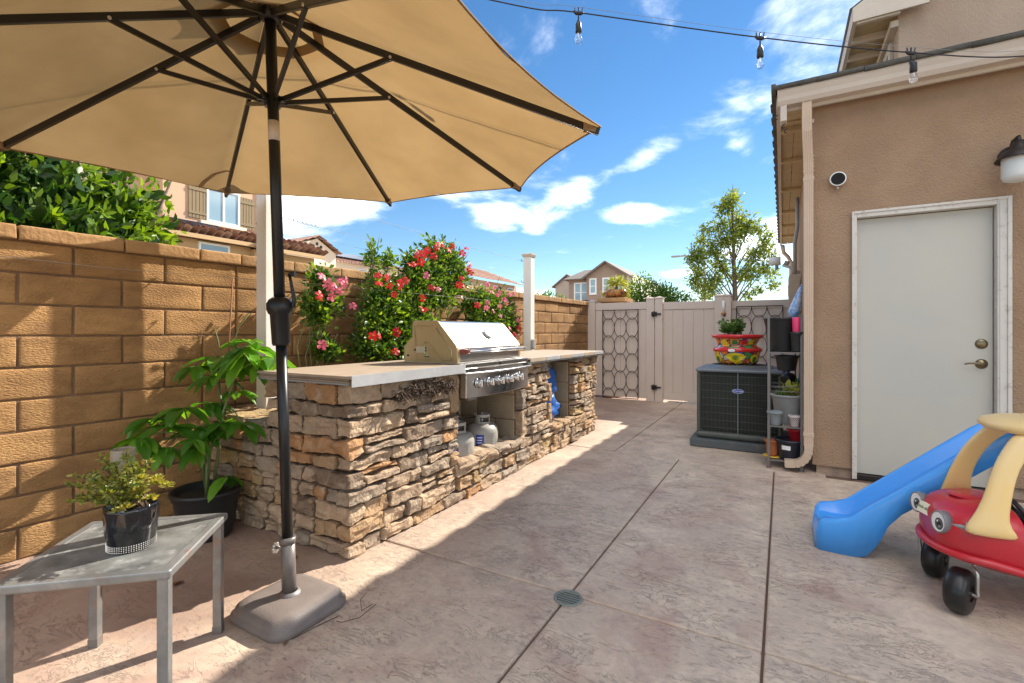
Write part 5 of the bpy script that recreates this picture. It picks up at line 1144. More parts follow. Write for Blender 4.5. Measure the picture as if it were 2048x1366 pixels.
# rounded square base
def rsq(h, r_, z, n_=8):
    out = []
    for cx, cy, a0_ in ((h-r_, h-r_, 0), (-h+r_, h-r_, 90), (-h+r_, -h+r_, 180), (h-r_, -h+r_, 270)):
        for k in range(n_+1): a = R(a0_+90*k/n_); out.append((BASE.x+cx+r_*math.cos(a), BASE.y+cy+r_*math.sin(a), z))
    return out
rings = [rsq(.168, .07, 0), rsq(.172, .07, .008), rsq(.172, .07, .026), rsq(.165, .068, .030), rsq(.163, .068, .036), rsq(.158, .066, .05), rsq(.140, .06, .064), rsq(.11, .05, bz-.001), rsq(.045, .04, bz)]
q = MB(); nn = len(rings[0]); q.add([p for r_ in rings for p in r_]+[(BASE.x, BASE.y, bz)], [(i*nn+j, i*nn+(j+1) % nn, (i+1)*nn+(j+1) % nn, (i+1)*nn+j) for i in range(len(rings)-1) for j in range(nn)]+[((len(rings)-1)*nn+j, (len(rings)-1)*nn+(j+1) % nn, len(rings)*nn) for j in range(nn)], True)
bs_ = put('base', q, m_basep, um)
q = MB(); q.lathe([(.042, bz), (.040, bz+.006), (.032, bz+.010), (.029, bz+.012)], BASE, 24); put('collar_ring', q, m_rust, bs_)
PD = (HUB-BASE).normalized()
def pp(z): return BASE+PD*(z/PD.z)
q = MB(); q.cyl(pp(bz), pp(.285), .0275, 24); q.cyl(pp(.275), pp(.300), .0315, 24); put('base_tube', q, m_graypole, um)
kn = pp(.255); q = MB(); sd_ = Vector((-.87, -.49, 0)); q.cyl(kn, kn+sd_*.045, .006, 8); c_ = kn+sd_*.05
for k in range(8): a = 2*math.pi*k/8; u = Vector((0, 0, 1)); v = sd_.cross(u); p = c_+(u*math.cos(a)+v*math.sin(a))*.016; q.cyl(p-sd_*.005, p+sd_*.006, .0065, 8)
q.cyl(c_-sd_*.004, c_+sd_*.004, .016, 16); put('lock_knob', q, m_steel2, um)
q = MB(); q.cyl(pp(.30), pp(1.12), .0205, 24); q.cyl(pp(1.12), HUB+PD*.02, .0215, 24); put('pole', q, m_black, um)
q = MB(); pts = [(1.075, .030), (1.085, .034), (1.20, .038), (1.205, .044), (1.222, .050), (1.245, .050), (1.262, .040), (1.272, .026)]
q.tube([pp(z) for z, _ in pts], [r_ for _, r_ in pts], 28); put('crank_housing', q, m_black, um)
q = MB(); c0 = pp(1.235); sdc = Vector((.869, .495, 0)).normalized(); q.tube([c0+sdc*.04, c0+sdc*.056, c0+sdc*.058+Vector((0, 0, .03)), c0+sdc*.045+Vector((0, 0, .10)), c0+sdc*.040+Vector((0, 0, .125))], [.010, .009, .008, .006, .006], 8); q.tube([c0+sdc*.035+Vector((0, 0, .128)), c0+sdc*.062+Vector((0, 0, .132))], [.007, .009], 10); put('crank_handle', q, m_black, um)
q = MB(); q.cyl(pp(1.905), pp(1.985), .0222, 24); put('label_band', q, m_gutter, um)
run = HUB-UN*.345
q = MB(); q.tube([run-UN*.03, run+UN*.012, run+UN*.02], [.030, .036, .028], 20); 
for k in range(8):
    d = (TIP[k]-HUB); d = (d-UN*d.dot(UN)).normalized(); q.bar(run+d*.02, run+d*.055, .018, .02)
put('runner', q, m_black, um)
q = MB(); q.tube([HUB-UN*.035, HUB-UN*.028, HUB+UN*.02], [.024, .042, .042], 20)
for k in range(8):
    d = (TIP[k]-HUB); d = (d-UN*d.dot(UN)).normalized(); q.bar(HUB+d*.03, HUB+d*.062, .024, .024)
put('hub', q, m_bronze, um)
for k in range(8):
    d = (TIP[k]-HUB); h0 = HUB+d.normalized()*.052; J = HUB+d*.383-UN*.002
    q = MB(); q.bar(h0, TIP[k]-UN*.006, .017, .026, tuple(UN)); rb = put('rib', q, m_brown, um, bev=.002)
    q = MB(); dd = (run-J).normalized(); r0 = run+(d-UN*d.dot(UN)).normalized()*.045; q.bar(r0, J-UN*.007, .013, .018, tuple(UN)); put('strut', q, m_brown, rb)
    q = MB(); s_ = d.cross(UN).normalized(); q.cyl(J-s_*.013-UN*.007, J+s_*.013-UN*.007, .006, 8); put('rivet', q, m_steel2, rb)
# canopy: eight gores, each rising to ridge lines on the ribs and sagging between with a scalloped hem
def canopy(r0, r1, lift, scal, sag, nv=18, nu=14):
    q = MB()
    for k in range(8):
        A, B = TIP[k]-HUB, TIP[(k+1) % 8]-HUB; vs = []
        for i in range(nv+1):
            t = r0+(r1-r0)*i/nv
            for j in range(nu+1):
                s_ = j/nu; par_ = 4*s_*(1-s_); p = (A*(1-s_)+B*s_)*t
                p = p*(1-scal*par_*(t/r1)**4); p = p-UN*(sag*par_*t*(1-t*.5))
                vs.append(HUB+p+UN*(lift+.008*t*noise.noise(p*5)+.004*t*noise.noise(p*14)))
        q.add(vs, [(i*(nu+1)+j, i*(nu+1)+j+1, (i+1)*(nu+1)+j+1, (i+1)*(nu+1)+j) for i in range(nv) for j in range(nu)], True)
    return q
cn = put('canopy', canopy(.13, 1.005, .016, .035, .035), m_canvas, um)
bm = bmesh.new(); bm.from_mesh(cn.data); bmesh.ops.remove_doubles(bm, verts=bm.verts, dist=.0005); bm.to_mesh(cn.data); bm.free()
for p in cn.data.polygons: p.use_smooth = True
vt = put('vent_flap', canopy(.0, .19, .055, .05, .10), m_canvas, um)
for k in range(8):   # pockets and hem tape
    q = MB()
    A = TIP[k]-HUB; s_ = A.cross(UN).normalized(); p0, p1 = HUB+A*.955, HUB+A*1.0
    q.add([p0-s_*.022+UN*.004, p0+s_*.022+UN*.004, p1+s_*.006+UN*.004, p1-s_*.006+UN*.004, p0-s_*.018-UN*.022, p0+s_*.018-UN*.022, p1+s_*.005-UN*.012, p1-s_*.005-UN*.012], [(4, 5, 6, 7), (0, 4, 7, 3), (1, 2, 6, 5), (0, 1, 5, 4), (3, 7, 6, 2)]); put('rib_pocket', q, m_canvas2, um)
q = MB()
for k in range(8):
    A, B = TIP[k]-HUB, TIP[(k+1) % 8]-HUB; pts = []
    for j in range(13):
        s_ = j/12; par_ = 4*s_*(1-s_); p = (A*(1-s_)+B*s_)*1.005; p = p*(1-.035*par_); p = p-UN*(.035*par_*1.005*(1-1.005*.5)); pts.append(HUB+p+UN*.016)
    q.tube(pts, .0035, 5)
put('hem', q, m_canvas2, um)
A = TIP[1]-HUB; p = HUB+A*.80-UN*.012; s_ = A.cross(UN).normalized()   # tie strap lying against the cloth
q = MB(); pts = [p, p-s_*.03-UN*.0+A*.0, p-s_*.085+A*.03-UN*.005, p-s_*.13+A*.085-UN*.015, p-s_*.145+A*.12-UN*.02]
for a, b in zip(pts, pts[1:]): q.bar(a, b, .024, .002, tuple(UN))
put('tie_strap', q, m_canvas2, um)

# ================================================================== string lights
st_ = thing('string_lights', (0, 3.3, 3.1), 'black festoon cable with clear bulbs strung over the patio to the gutter', 'string lights')
SP = [Vector((-3.6, 1.35, 3.75)), Vector((-1.592, 2.546, 3.225)), Vector((-1.12, 2.815, 3.148)), Vector((-.123, 3.382, 2.990)), Vector((.705, 3.854, 2.895)), Vector((1.325, 4.207, 2.873)), Vector((1.9, 4.31, 2.90))]
def curve(pts, n_=8):
    out = []
    for i in range(len(pts)-1):
        p0, p1, p2, p3 = pts[max(i-1, 0)], pts[i], pts[i+1], pts[min(i+2, len(pts)-1)]
        for k in range(n_):
            t = k/n_; out.append(.5*((2*p1)+(-p0+p2)*t+(2*p0-5*p1+4*p2-p3)*t*t+(-p0+3*p1-3*p2+p3)*t**3))
    return out+[pts[-1]]
q = MB(); q.tube(curve(SP), .0042, 6); put('cable', q, m_bp, st_)
q = MB(); q.tube(curve([p+Vector((0, 0, .035 if 0 < i < 6 else .06)) for i, p in enumerate(SP)]), .0013, 5); put('guy_wire', q, m_gpot2, st_)
m_bulb = bpy.data.materials.new('clear bulb glass'); m_bulb.use_nodes = True; t_ = m_bulb.node_tree
gl = t_.nodes.new('ShaderNodeBsdfGlass'); gl.inputs['IOR'].default_value = 1.08; gl.inputs['Roughness'].default_value = .0; gs_ = t_.nodes.new('ShaderNodeBsdfGlossy'); gs_.inputs['Roughness'].default_value = .05
mx = t_.nodes.new('ShaderNodeMixShader'); mx.inputs[0].default_value = .14; t_.links.new(gl.outputs[0], mx.inputs[1]); t_.links.new(gs_.outputs[0], mx.inputs[2]); t_.links.new(mx.outputs[0], t_.nodes['Material Output'].inputs[0])
for k, (p, tl_) in enumerate(((SP[2], 0), (SP[3], 0), (SP[4], .012))):
    b = thing('bulb_socket', tuple(p), ('', 'hanging', '')[0] or ('clear bulb in black socket, first from the parasol', 'clear bulb in black socket against the blue sky, middle of the three', 'clear bulb in black socket in front of the gutter')[k], 'bulb', 'clear bulbs on the festoon cable') if 0 else st_
    q = MB(); q.tube([p-Vector((.03, .017, -.008)), p-Vector((.012, .007, .004)), p+Vector((.012, .007, -.006)), p+Vector((.03, .017, -.002))], [.005, .012, .012, .005], 8); q.cyl(p+Vector((0, 0, .03)), p-Vector((0, 0, .055)), .0045, 8); q.tube([p-Vector((0, 0, .05)), p-Vector((0, 0, .06)), p-Vector((-tl_, 0, .075)), p-Vector((-tl_, 0, .125)), p-Vector((-tl_, 0, .128))], [.008, .012, .019, .020, .016], 18)
    for e in (-1, 1): q.bar(p+Vector((e*.018, e*.01, 0)), p+Vector((e*.022, e*.012, .03)), .006, .006)
    s_ = put('socket', q, m_bp, st_)
    q = MB(); q.lathe([(.0125, -.126), (.014, -.135), (.020, -.150), (.0235, -.165), (.0225, -.182), (.015, -.194), (0, -.199)], p+Vector((tl_, 0, 0)), 20); put('bulb', q, m_bulb, s_)
    q = MB(); q.tube([p+Vector((tl_-.004, 0, -.128)), p+Vector((tl_-.006, 0, -.155)), p+Vector((tl_, 0, -.16)), p+Vector((tl_+.006, 0, -.155)), p+Vector((tl_+.004, 0, -.128))], .0012, 5); put('filament', q, m_steel2, s_)

# ================================================================== condenser unit, pot, rack
ax0, ax1, ay0, ay1, az0, az1 = -.745, .0, 5.03, 5.78, .145, .735
pd_ = thing('equipment_pad', (-.37, 5.4, 0), 'flat grey plastic pad on the ground under the air conditioner', 'pad')
q = MB(); q.box((-.80, 4.965, .002), (.06, 5.85, .082)); put('slab', q, m_pad, pd_, bev=.01)
ac = thing('air_conditioner', (-.37, 5.4, .085), 'dark green grey air conditioner condenser with blue oval badge', 'air conditioner')
q = MB(); q.box((ax0+.03, ay0+.03, az0), (ax1-.03, ay1-.03, az1)); put('coil', q, m_acdark, ac, bev=.05, seg=4)
q = MB(); q.box((ax0-.008, ay0-.008, .083), (ax1+.008, ay1+.008, .15)); put('base_pan', q, m_ac, ac, bev=.03, seg=4)
for x, y in ((ax0, ay0), (ax1, ay0), (ax0, ay1), (ax1, ay1)):
    sx_ = 1 if x == ax0 else -1; sy_ = 1 if y == ay0 else -1
    q = MB(); q.box((x, y, az0), (x+sx_*.035, y+sy_*.035, az1)); put('corner_post', q, m_ac, ac, bev=.02, seg=4)
q = MB()
for k in range(56):
    x = ax0+.04+k*(ax1-ax0-.08)/55; q.tube([(x, ay0+.012, az0), (x, ay0+.012, az1)], .0026, 4, caps=False)
for k in range(40):
    y = ay0+.04+k*(ay1-ay0-.08)/39; q.tube([(ax0+.012, y, az0), (ax0+.012, y, az1)], .0022, 4, caps=False)
put('vertical_grille', q, m_ac, ac, kind='stuff')
for k in range(8):
    z = az0+.05+k*.072; q = MB(); q.tube([(ax0+.03, ay0+.016, z), (ax1-.03, ay0+.016, z)], .003, 5); q.tube([(ax0+.016, ay0+.03, z), (ax0+.016, ay1-.03, z)], .003, 5); put('cross_wire', q, m_ac, ac)
q = MB(); q.box((-.376, ay0+.004, az0), (-.370, ay0+.010, az1)); put('centre_strap', q, m_gpot2, ac)
q = MB(); q.box((ax0-.012, ay0-.012, az1), (ax1+.012, ay1+.012, az1+.035)); put('lid', q, m_actop, ac, bev=.03, seg=4)
q = MB(); q.lathe([(.345, az1+.030), (.33, az1+.040), (.28, az1+.060), (.275, az1+.062), (.27, az1+.05)], (-.372, 5.405, 0), 40); put('fan_shroud', q, m_actop, ac)
q = MB(); q.disc((-.372, 5.405, az1+.046), .274, n=36); put('fan_well', q, m_acdark, ac)
q = MB()
for r_ in np.linspace(.05, .26, 9): q.tube([(-.372+r_*math.cos(a), 5.405+r_*math.sin(a), az1+.060) for a in np.linspace(0, 2*math.pi, 33)[:-1]], .0022, 4, closed=True)
for k in range(12): a = R(30*k); q.tube([(-.372, 5.405, az1+.062), (-.372+.275*math.cos(a), 5.405+.275*math.sin(a), az1+.060)], .0025, 4)
put('fan_grille', q, m_ac, ac)
q = MB(); q.lathe([(0, .006), (.036, .006), (.042, .003), (.043, 0)], (-.372, ay0+.010, .56), 36, Matrix.Rotation(R(90), 3, 'X') @ Matrix.Diagonal((1.22, .5, 1)).to_3x3()); bd = put('badge', q, m_badge, ac)
q = MB(); q.tube([(-.372+.0505*math.cos(a), ay0+.0035, .56+.0205*math.sin(a)) for a in np.linspace(0, 2*math.pi, 33)[:-1]], .0012, 5, closed=True); put('badge_rim', q, m_wp, bd)
text('lettering', 'Carrier', .030, m_wp, bd, (-.372, ay0+.0032, .560), (R(90), 0, 0), .0006, 1.0, .25)
q = MB(); q.tube([(.0, 5.2, .35), (.06, 5.2, .35), (.12, 5.25, .5), (.18, 5.25, .9)], .016, 8); q.tube([(.0, 5.3, .25), (.08, 5.3, .25), (.13, 5.3, .5), (.18, 5.3, .85)], .007, 8); q.cyl((.03, 5.15, .70), (.03, 5.15, .77), .03); put('refrigerant_line', q, m_black, ac)
# painted pot
m_tal = bpy.data.materials.new('painted talavera glaze'); m_tal.use_nodes = True; t_ = m_tal.node_tree; p_ = t_.nodes['Principled BSDF']; p_.inputs['Roughness'].default_value = .22
g_ = t_.nodes.new('ShaderNodeTexCoord'); vo = t_.nodes.new('ShaderNodeTexVoronoi'); vo.inputs['Scale'].default_value = 15; t_.links.new(g_.outputs['Object'], vo.inputs['Vector'])
sp = t_.nodes.new('ShaderNodeSeparateColor'); t_.links.new(vo.outputs['Color'], sp.inputs[0]); cr = t_.nodes.new('ShaderNodeValToRGB'); cr.color_ramp.interpolation = 'CONSTANT'
for i, (q_, c) in enumerate([(0, (.62, .05, .03)), (.16, (.80, .22, .03)), (.34, (.80, .50, .03)), (.5, (.05, .12, .45)), (.62, (.60, .10, .05)), (.72, (.10, .28, .08)), (.8, (.55, .52, .46)), (.88, (.78, .28, .05))]):
    el = cr.color_ramp.elements[i] if i < 2 else cr.color_ramp.elements.new(q_); el.position = q_; el.color = (*c, 1)
t_.links.new(sp.outputs[0], cr.inputs[0])
v2 = t_.nodes.new('ShaderNodeTexVoronoi'); v2.feature = 'DISTANCE_TO_EDGE'; v2.inputs['Scale'].default_value = 15; t_.links.new(g_.outputs['Object'], v2.inputs['Vector'])
lt = t_.nodes.new('ShaderNodeMath'); lt.operation = 'LESS_THAN'; lt.inputs[1].default_value = .05; t_.links.new(v2.outputs['Distance'], lt.inputs[0])
v3 = t_.nodes.new('ShaderNodeMath'); v3.operation = 'LESS_THAN'; v3.inputs[1].default_value = .16; t_.links.new(vo.outputs['Distance'], v3.inputs[0])
x1 = t_.nodes.new('ShaderNodeMix'); x1.data_type = 'RGBA'; t_.links.new(lt.outputs[0], x1.inputs['Factor']); t_.links.new(cr.outputs[0], x1.inputs['A']); x1.inputs['B'].default_value = (.05, .03, .10, 1)
x2 = t_.nodes.new('ShaderNodeMix'); x2.data_type = 'RGBA'; t_.links.new(v3.outputs[0], x2.inputs['Factor']); t_.links.new(x1.outputs['Result'], x2.inputs['A']); x2.inputs['B'].default_value = (.8, .6, .08, 1); t_.links.new(x2.outputs['Result'], p_.inputs['Base Color'])
m_ylw = mat('yellow glaze', (.82, .62, .02), .25); m_grn = mat('green glaze', (.06, .22, .05), .25); m_redg = mat('red glaze', (.62, .03, .03), .22)
tx, ty, tz = -.41, 5.44, .800
tp2 = thing('painted_pot', (tx, ty, tz), 'brightly painted folk art pot with red rim, on top of the air conditioner', 'flower pot')
tprof = [(0, 0), (.17, 0), (.195, .03), (.205, .07), (.21, .10), (.225, .14), (.22, .165), (.185, .185), (.182, .205), (.20, .24), (.212, .262)]
q = MB(); q.lathe(tprof, (tx, ty, tz), 48); put('body', q, m_tal, tp2)
q = MB(); q.lathe([(.212, .262), (.235, .270), (.245, .285), (.243, .300), (.228, .306), (.205, .302), (.195, .28)], (tx, ty, tz), 48); put('rim', q, m_redg, tp2)
q = MB(); q.lathe([(.2255, .13), (.232, .145), (.232, .152), (.222, .167)], (tx, ty, tz), 48); put('red_bulge', q, m_redg, tp2)
q = MB(); q.disc((tx, ty, tz+.27), .2); put('soil', q, m_soil, tp2)
def trad(z):
    for (r0, z0), (r1, z1) in zip(tprof[1:], tprof[2:]):
        if z0 <= z <= z1: return r0+(r1-r0)*(z-z0)/(z1-z0+1e-9)
    return .2
def decal(poly, m_, off, nm, az=-90):   # painted shape laid on the curved body; poly in (arc metres, height)
    q = MB(); cx = sum(p[0] for p in poly)/len(poly); cz = sum(p[1] for p in poly)/len(poly); vs = []
    for (a, z) in [(cx, cz)]+poly:
        r_ = trad(z)+off; an = R(az)+a/.21; vs.append((tx+r_*math.cos(an), ty+r_*math.sin(an), tz+z))
    n_ = len(poly); q.add(vs, [(0, i+1, (i+1) % n_+1) for i in range(n_)]); put(nm, q, m_, tp2)
decal([(-.10, .085), (-.06, .112), (.0, .122), (.06, .112), (.10, .085), (.05, .045), (.0, .015), (-.05, .045)], m_ylw, .006, 'painted_diamond')
for k in range(7):
    a = R(20+k*23.3); decal([(.0, .05), (.035*math.cos(a)-.006, .05+.045*math.sin(a)), (.045*math.cos(a), .05+.056*math.sin(a)), (.035*math.cos(a)+.006, .05+.045*math.sin(a))], m_grn, .009, 'painted_petal')
for az in (-142, -38):
    decal([(.048*math.cos(t), .062+.044*math.sin(t)) for t in np.linspace(0, 2*math.pi, 17)[:-1]], m_ylw, .007, 'painted_oval', az)
    decal([(.026*math.cos(t), .055+.030*math.sin(t)) for t in np.linspace(0, 2*math.pi, 13)[:-1]], m_grn, .010, 'painted_leaf', az)
decal([(.03*math.cos(t), .145+.016*math.sin(t)) for t in np.linspace(0, 2*math.pi, 13)[:-1]], m_wp, .012, 'painted_flower', -98)
for az, c in ((-120, m_ylw), (-92, m_grn), (-65, m_redg), (-45, m_ylw)):
    decal([(-.035, .205), (-.02, .245), (.0, .255), (.02, .245), (.035, .205)], c, .004, 'painted_arch', az)
def sprout(par, cx, cy, cz, n_, r_, h, m_, s0, seed, width=.4, nm='foliage'):
    rg_ = random.Random(seed); PP, DD, SS = [], [], []; q = MB()
    for k in range(n_):
        a = rg_.uniform(0, 6.28); rr = r_*math.sqrt(rg_.random()); top_ = Vector((cx+rr*math.cos(a), cy+rr*math.sin(a), cz+h*rg_.uniform(.5, 1))); b = Vector((cx+rr*.4*math.cos(a), cy+rr*.4*math.sin(a), cz)); q.tube([b, b.lerp(top_, .5)+Vector((0, 0, .01)), top_], .0025, 4)
        for j in range(7):
            p = b.lerp(top_, .4+.6*rg_.random()); PP.append(tuple(p)); DD.append((rg_.uniform(-1, 1), rg_.uniform(-1, 1), rg_.uniform(-.3, .9))); SS.append(s0*rg_.uniform(.7, 1.3))
    put('stalk', q, m_stem, par); leafcloud(nm, PP, DD, SS, m_, par, None, width=width, seed=seed)
sprout(tp2, tx-.055, ty, tz+.27, 34, .13, .19, m_bush_l, .055, 4, .55)

# metal rack with pots
rk = thing('plant_rack', (.02, 4.6, 0), 'narrow grey metal rack of shelves crowded with pots by the downspout', 'shelf rack')
rx0, rx1, ry0, ry1 = -.10, .135, 4.50, 4.80
for x, y in ((rx0, ry0), (rx1, ry0), (rx0, ry1), (rx1, ry1)):
    q = MB(); q.box((x-.009, y-.009, .002), (x+.009, y+.009, 1.27)); q.box((x-.018, y-.018, 0), (x+.018, y+.018, .01)); put('leg', q, m_rust, rk)
SHZ = (.075, .355, .965)
for z in SHZ:
    q = MB(); q.box((rx0, ry0-.008, z-.012), (rx1, ry0+.004, z)); q.box((rx0, ry1-.004, z-.012), (rx1, ry1+.008, z)); q.box((rx0-.006, ry0, z-.012), (rx0+.006, ry1, z)); q.box((rx1-.006, ry0, z-.012), (rx1+.006, ry1, z))
    for k in range(9): q.tube([(rx0+.02+k*.024, ry0, z-.005), (rx0+.02+k*.024, ry1, z-.005)], .0025, 4)
    put('shelf', q, m_rust, rk)
for z in (.64, .68):
    q = MB(); q.tube([(rx0, ry0, z), (rx1, ry0, z)], .0035, 6); q.tube([(rx0, ry1, z), (rx1, ry1, z)], .0035, 6); q.tube([(rx0, ry0, z), (rx0, ry1, z)], .0035, 6); put('guard_rail', q, m_rust, rk)
def apot(nm, loc, r0, r1, h, m_, label, soil=True, lip=.008):
    t = thing(nm, loc, label, 'pot', 'pots on the rack'); nursery(t, *loc, r0, r1, h, m_, 'pot_body', lip, soil); return t
apot('plant_pot', (-.005, 4.66, .966), .105, .132, .285, m_nurs, 'big black nursery pot on the top shelf', lip=.010)
apot('plant_pot', (.105, 4.535, .966), .042, .052, .165, m_nurs, 'slim black pot at the front right of the top shelf', lip=.005)
pk = thing('pink_cover', (.105, 4.535, 1.09), 'pink plastic cup stuffed into the slim black pot on the top shelf', 'cup')
q = MB(); q.lathe([(.026, 0), (.030, .05), (.034, .155), (.030, .16)], (.100, 4.535, 1.09), 16); put('cup_body', q, m_pink, pk)
gp_ = apot('planter', (.045, 4.68, .356), .10, .125, .245, m_gpot, 'round pale grey planter with yellow green plant on the middle shelf', lip=.012); sprout(gp_, .07, 4.64, .58, 16, .08, .10, m_grass_l, .06, 6, .7); sprout(gp_, .0, 4.66, .575, 10, .07, .05, m_bush_l, .04, 16, .5)
apot('plant_pot', (-.055, 4.525, .356), .040, .055, .115, m_gpot2, 'small blue grey clay pot at the left front of the middle shelf', lip=.006)
# patterned pot
m_pat = bpy.data.materials.new('brown and white lattice'); m_pat.use_nodes = True; t_ = m_pat.node_tree; p_ = t_.nodes['Principled BSDF']; p_.inputs['Roughness'].default_value = .3
tc2 = t_.nodes.new('ShaderNodeTexCoord'); s2 = t_.nodes.new('ShaderNodeSeparateXYZ'); t_.links.new(tc2.outputs['Object'], s2.inputs[0])
an = mt('ARCTAN2', s2.outputs[1], s2.outputs[0], tree=t_); 
wv = mt('MULTIPLY', mt('SINE', mt('ADD', mt('MULTIPLY', an, 9.0, tree=t_), mt('MULTIPLY', s2.outputs[2], 190.0, tree=t_), tree=t_), tree=t_), mt('SINE', mt('SUBTRACT', mt('MULTIPLY', an, 9.0, tree=t_), mt('MULTIPLY', s2.outputs[2], 190.0, tree=t_), tree=t_), tree=t_), tree=t_)
st2 = mt('GREATER_THAN', mt('ABSOLUTE', wv, tree=t_), .34, tree=t_)
x1 = t_.nodes.new('ShaderNodeMix'); x1.data_type = 'RGBA'; t_.links.new(st2, x1.inputs['Factor']); x1.inputs['A'].default_value = (.12, .04, .05, 1); x1.inputs['B'].default_value = (.75, .70, .68, 1); t_.links.new(x1.outputs['Result'], p_.inputs['Base Color'])
apot('plant_pot', (.085, 4.52, .356), .031, .044, .092, m_pat, 'tiny white pot with dark lattice pattern on the middle shelf', lip=.002)
apot('plant_pot', (.11, 4.66, .19), .055, .075, .13, m_redp, 'red plastic pot behind the navy tub on the bottom shelf', soil=False)
nt_ = apot('tub', (.055, 4.58, .076), .085, .105, .165, m_navy, 'navy black tub with white price sticker on the bottom shelf', lip=.010)
q = MB(); vs = []
for k in range(7):
    a = R(-125+k*6); vs += [(.055+.104*math.cos(a), 4.58+.104*math.sin(a), .165), (.055+.106*math.cos(a), 4.58+.106*math.sin(a), .20)]
q.add(vs, [(2*i, 2*i+2, 2*i+3, 2*i+1) for i in range(6)]); stk_ = put('sticker', q, m_wp, nt_)
text('sticker_text', 'SALE 5', .013, m_bp, stk_, (.030, 4.4715, .183), (R(90), 0, R(-10)), .0003) if 0 else None
apot('plant_pot', (-.075, 4.60, .088), .042, .052, .13, mat('terracotta clay', (.42, .13, .05), .8), 'terracotta pot on a yellow saucer at the bottom left of the rack')
q = MB(); q.lathe([(0, 0), (.055, 0), (.075, .010), (.073, .012), (0, .004)], (-.075, 4.58, .0765), 24); ys = thing('saucer', (-.075, 4.58, .0765), 'yellow saucer under the terracotta pot on the rack', 'saucer'); put('saucer_body', q, mat('yellow saucer', (.7, .45, .05), .5), ys)
apot('plant_pot', (.03, 4.72, .80), .07, .085, .13, m_nurs, 'black pot hanging below the top shelf behind the rails')
bc = thing('blue_umbrella', (.13, 4.78, 1.27), 'folded blue and white cloth parasol leaning at the top of the rack', 'folded parasol')
q = MB(); q.tube([(.08, 4.74, 1.24), (.085, 4.74, 1.30), (.10, 4.74, 1.36), (.13, 4.76, 1.48), (.145, 4.77, 1.54)], [.03, .045, .04, .02, .004], 12); put('cloth', q, m_bluecl, bc)
# things behind the rack
wf = thing('pump_unit', (.08, 5.15, 0), 'white and black pump housing with hoses behind the rack', 'pump')
q = MB(); q.box((.03, 5.0, .50), (.17, 5.12, .72)); put('housing', q, m_wp, wf, bev=.02); q = MB(); q.lathe([(.05, .62), (.055, .70), (.06, .705), (.06, .74), (.04, .76), (0, .77)], (.045, 4.93, 0), 20); put('lid', q, m_black, wf)
for pts in ([(.05, 4.95, .76), (.09, 4.93, .9), (.13, 4.95, 1.0), (.17, 5.0, 1.1)], [(.14, 5.0, .6), (.10, 4.95, .75), (.12, 4.95, .9), (.16, 5.0, .96)], [(.10, 4.9, .55), (.13, 4.88, .75), (.15, 4.88, .95)]):
    q = MB(); q.tube(curve([Vector(p) for p in pts], 4), .006, 6); put('hose', q, m_black if pts[0][2] > .7 else m_grn, wf)

# plant bowl on its pillar behind the fence
pc = thing('pillar', (-2.62, 8.40, 0), 'tan block pillar with flat cap behind the fence', 'pillar')
q = MB(); q.box((-2.82, 8.20, -.1), (-2.42, 8.60, 1.66)); put('shaft', q, m_block, pc); q = MB(); q.box((-2.88, 8.13, 1.661), (-2.38, 8.67, 1.735)); put('cap', q, m_cap, pc, bev=.01)
pb = thing('plant_bowl', (-2.62, 8.40, 1.736), 'painted bowl of wispy strap leaved plant on the pillar above the fence', 'potted plant')
q = MB(); q.lathe([(0, 0), (.15, 0), (.205, .04), (.22, .09), (.205, .14), (.19, .155), (.18, .15)], (-2.62, 8.40, 1.736), 32); put('bowl', q, mat('dark painted bowl', (.06, .03, .03), .25, col2=(.55, .22, .04), vs=9), pb)
q = MB(); q.cyl((-2.62, 8.4, 1.86), (-2.60, 8.4, 2.0), .03, 10, .02); put('trunk', q, m_bark, pb)
PP = []; DD = []; SS = []; rg_ = random.Random(11)
for k in range(420):
    a = rg_.uniform(0, 6.28); el = rg_.uniform(-.2, 1.2); b = Vector((-2.60, 8.4, 2.0)); d = Vector((math.cos(a)*math.cos(el), math.sin(a)*math.cos(el), math.sin(el))); rr = rg_.uniform(0, .17); PP.append(tuple(b+d*rr+Vector((0, 0, -1.5*rr*rr)))); DD.append(tuple(d+Vector((0, 0, -.9*rr/.2)))); SS.append(rg_.uniform(.08, .13))
leafcloud('strap_leaves', PP, DD, SS, m_grass_l, pb, None, width=.12, droop=.35, seed=12)
P, Dd = clumps([(-2.40, 8.35, 1.82, .06, .1, .10), (-2.83, 8.35, 1.84, .05, .1, .06)], 160, 12, .2, .5, -.6); leafcloud('trailing_leaves', P, Dd, np.full(len(P), .04), m_grass_l, pb, None, seed=13)
bb_ = thing('planter_tray', (-2.98, 8.5, 1.66), 'small black tray on the end of the block wall', 'tray'); q = MB(); q.box((-3.12, 8.0, 1.662), (-2.94, 8.12, 1.70)); put('tray_body', q, m_black, bb_, bev=.01)

# ================================================================== slide
sld = thing('toy_slide', (.6, 3.09, 0), 'small blue plastic slide with green ladder frame, behind the toy car', 'slide')
SY = 3.09
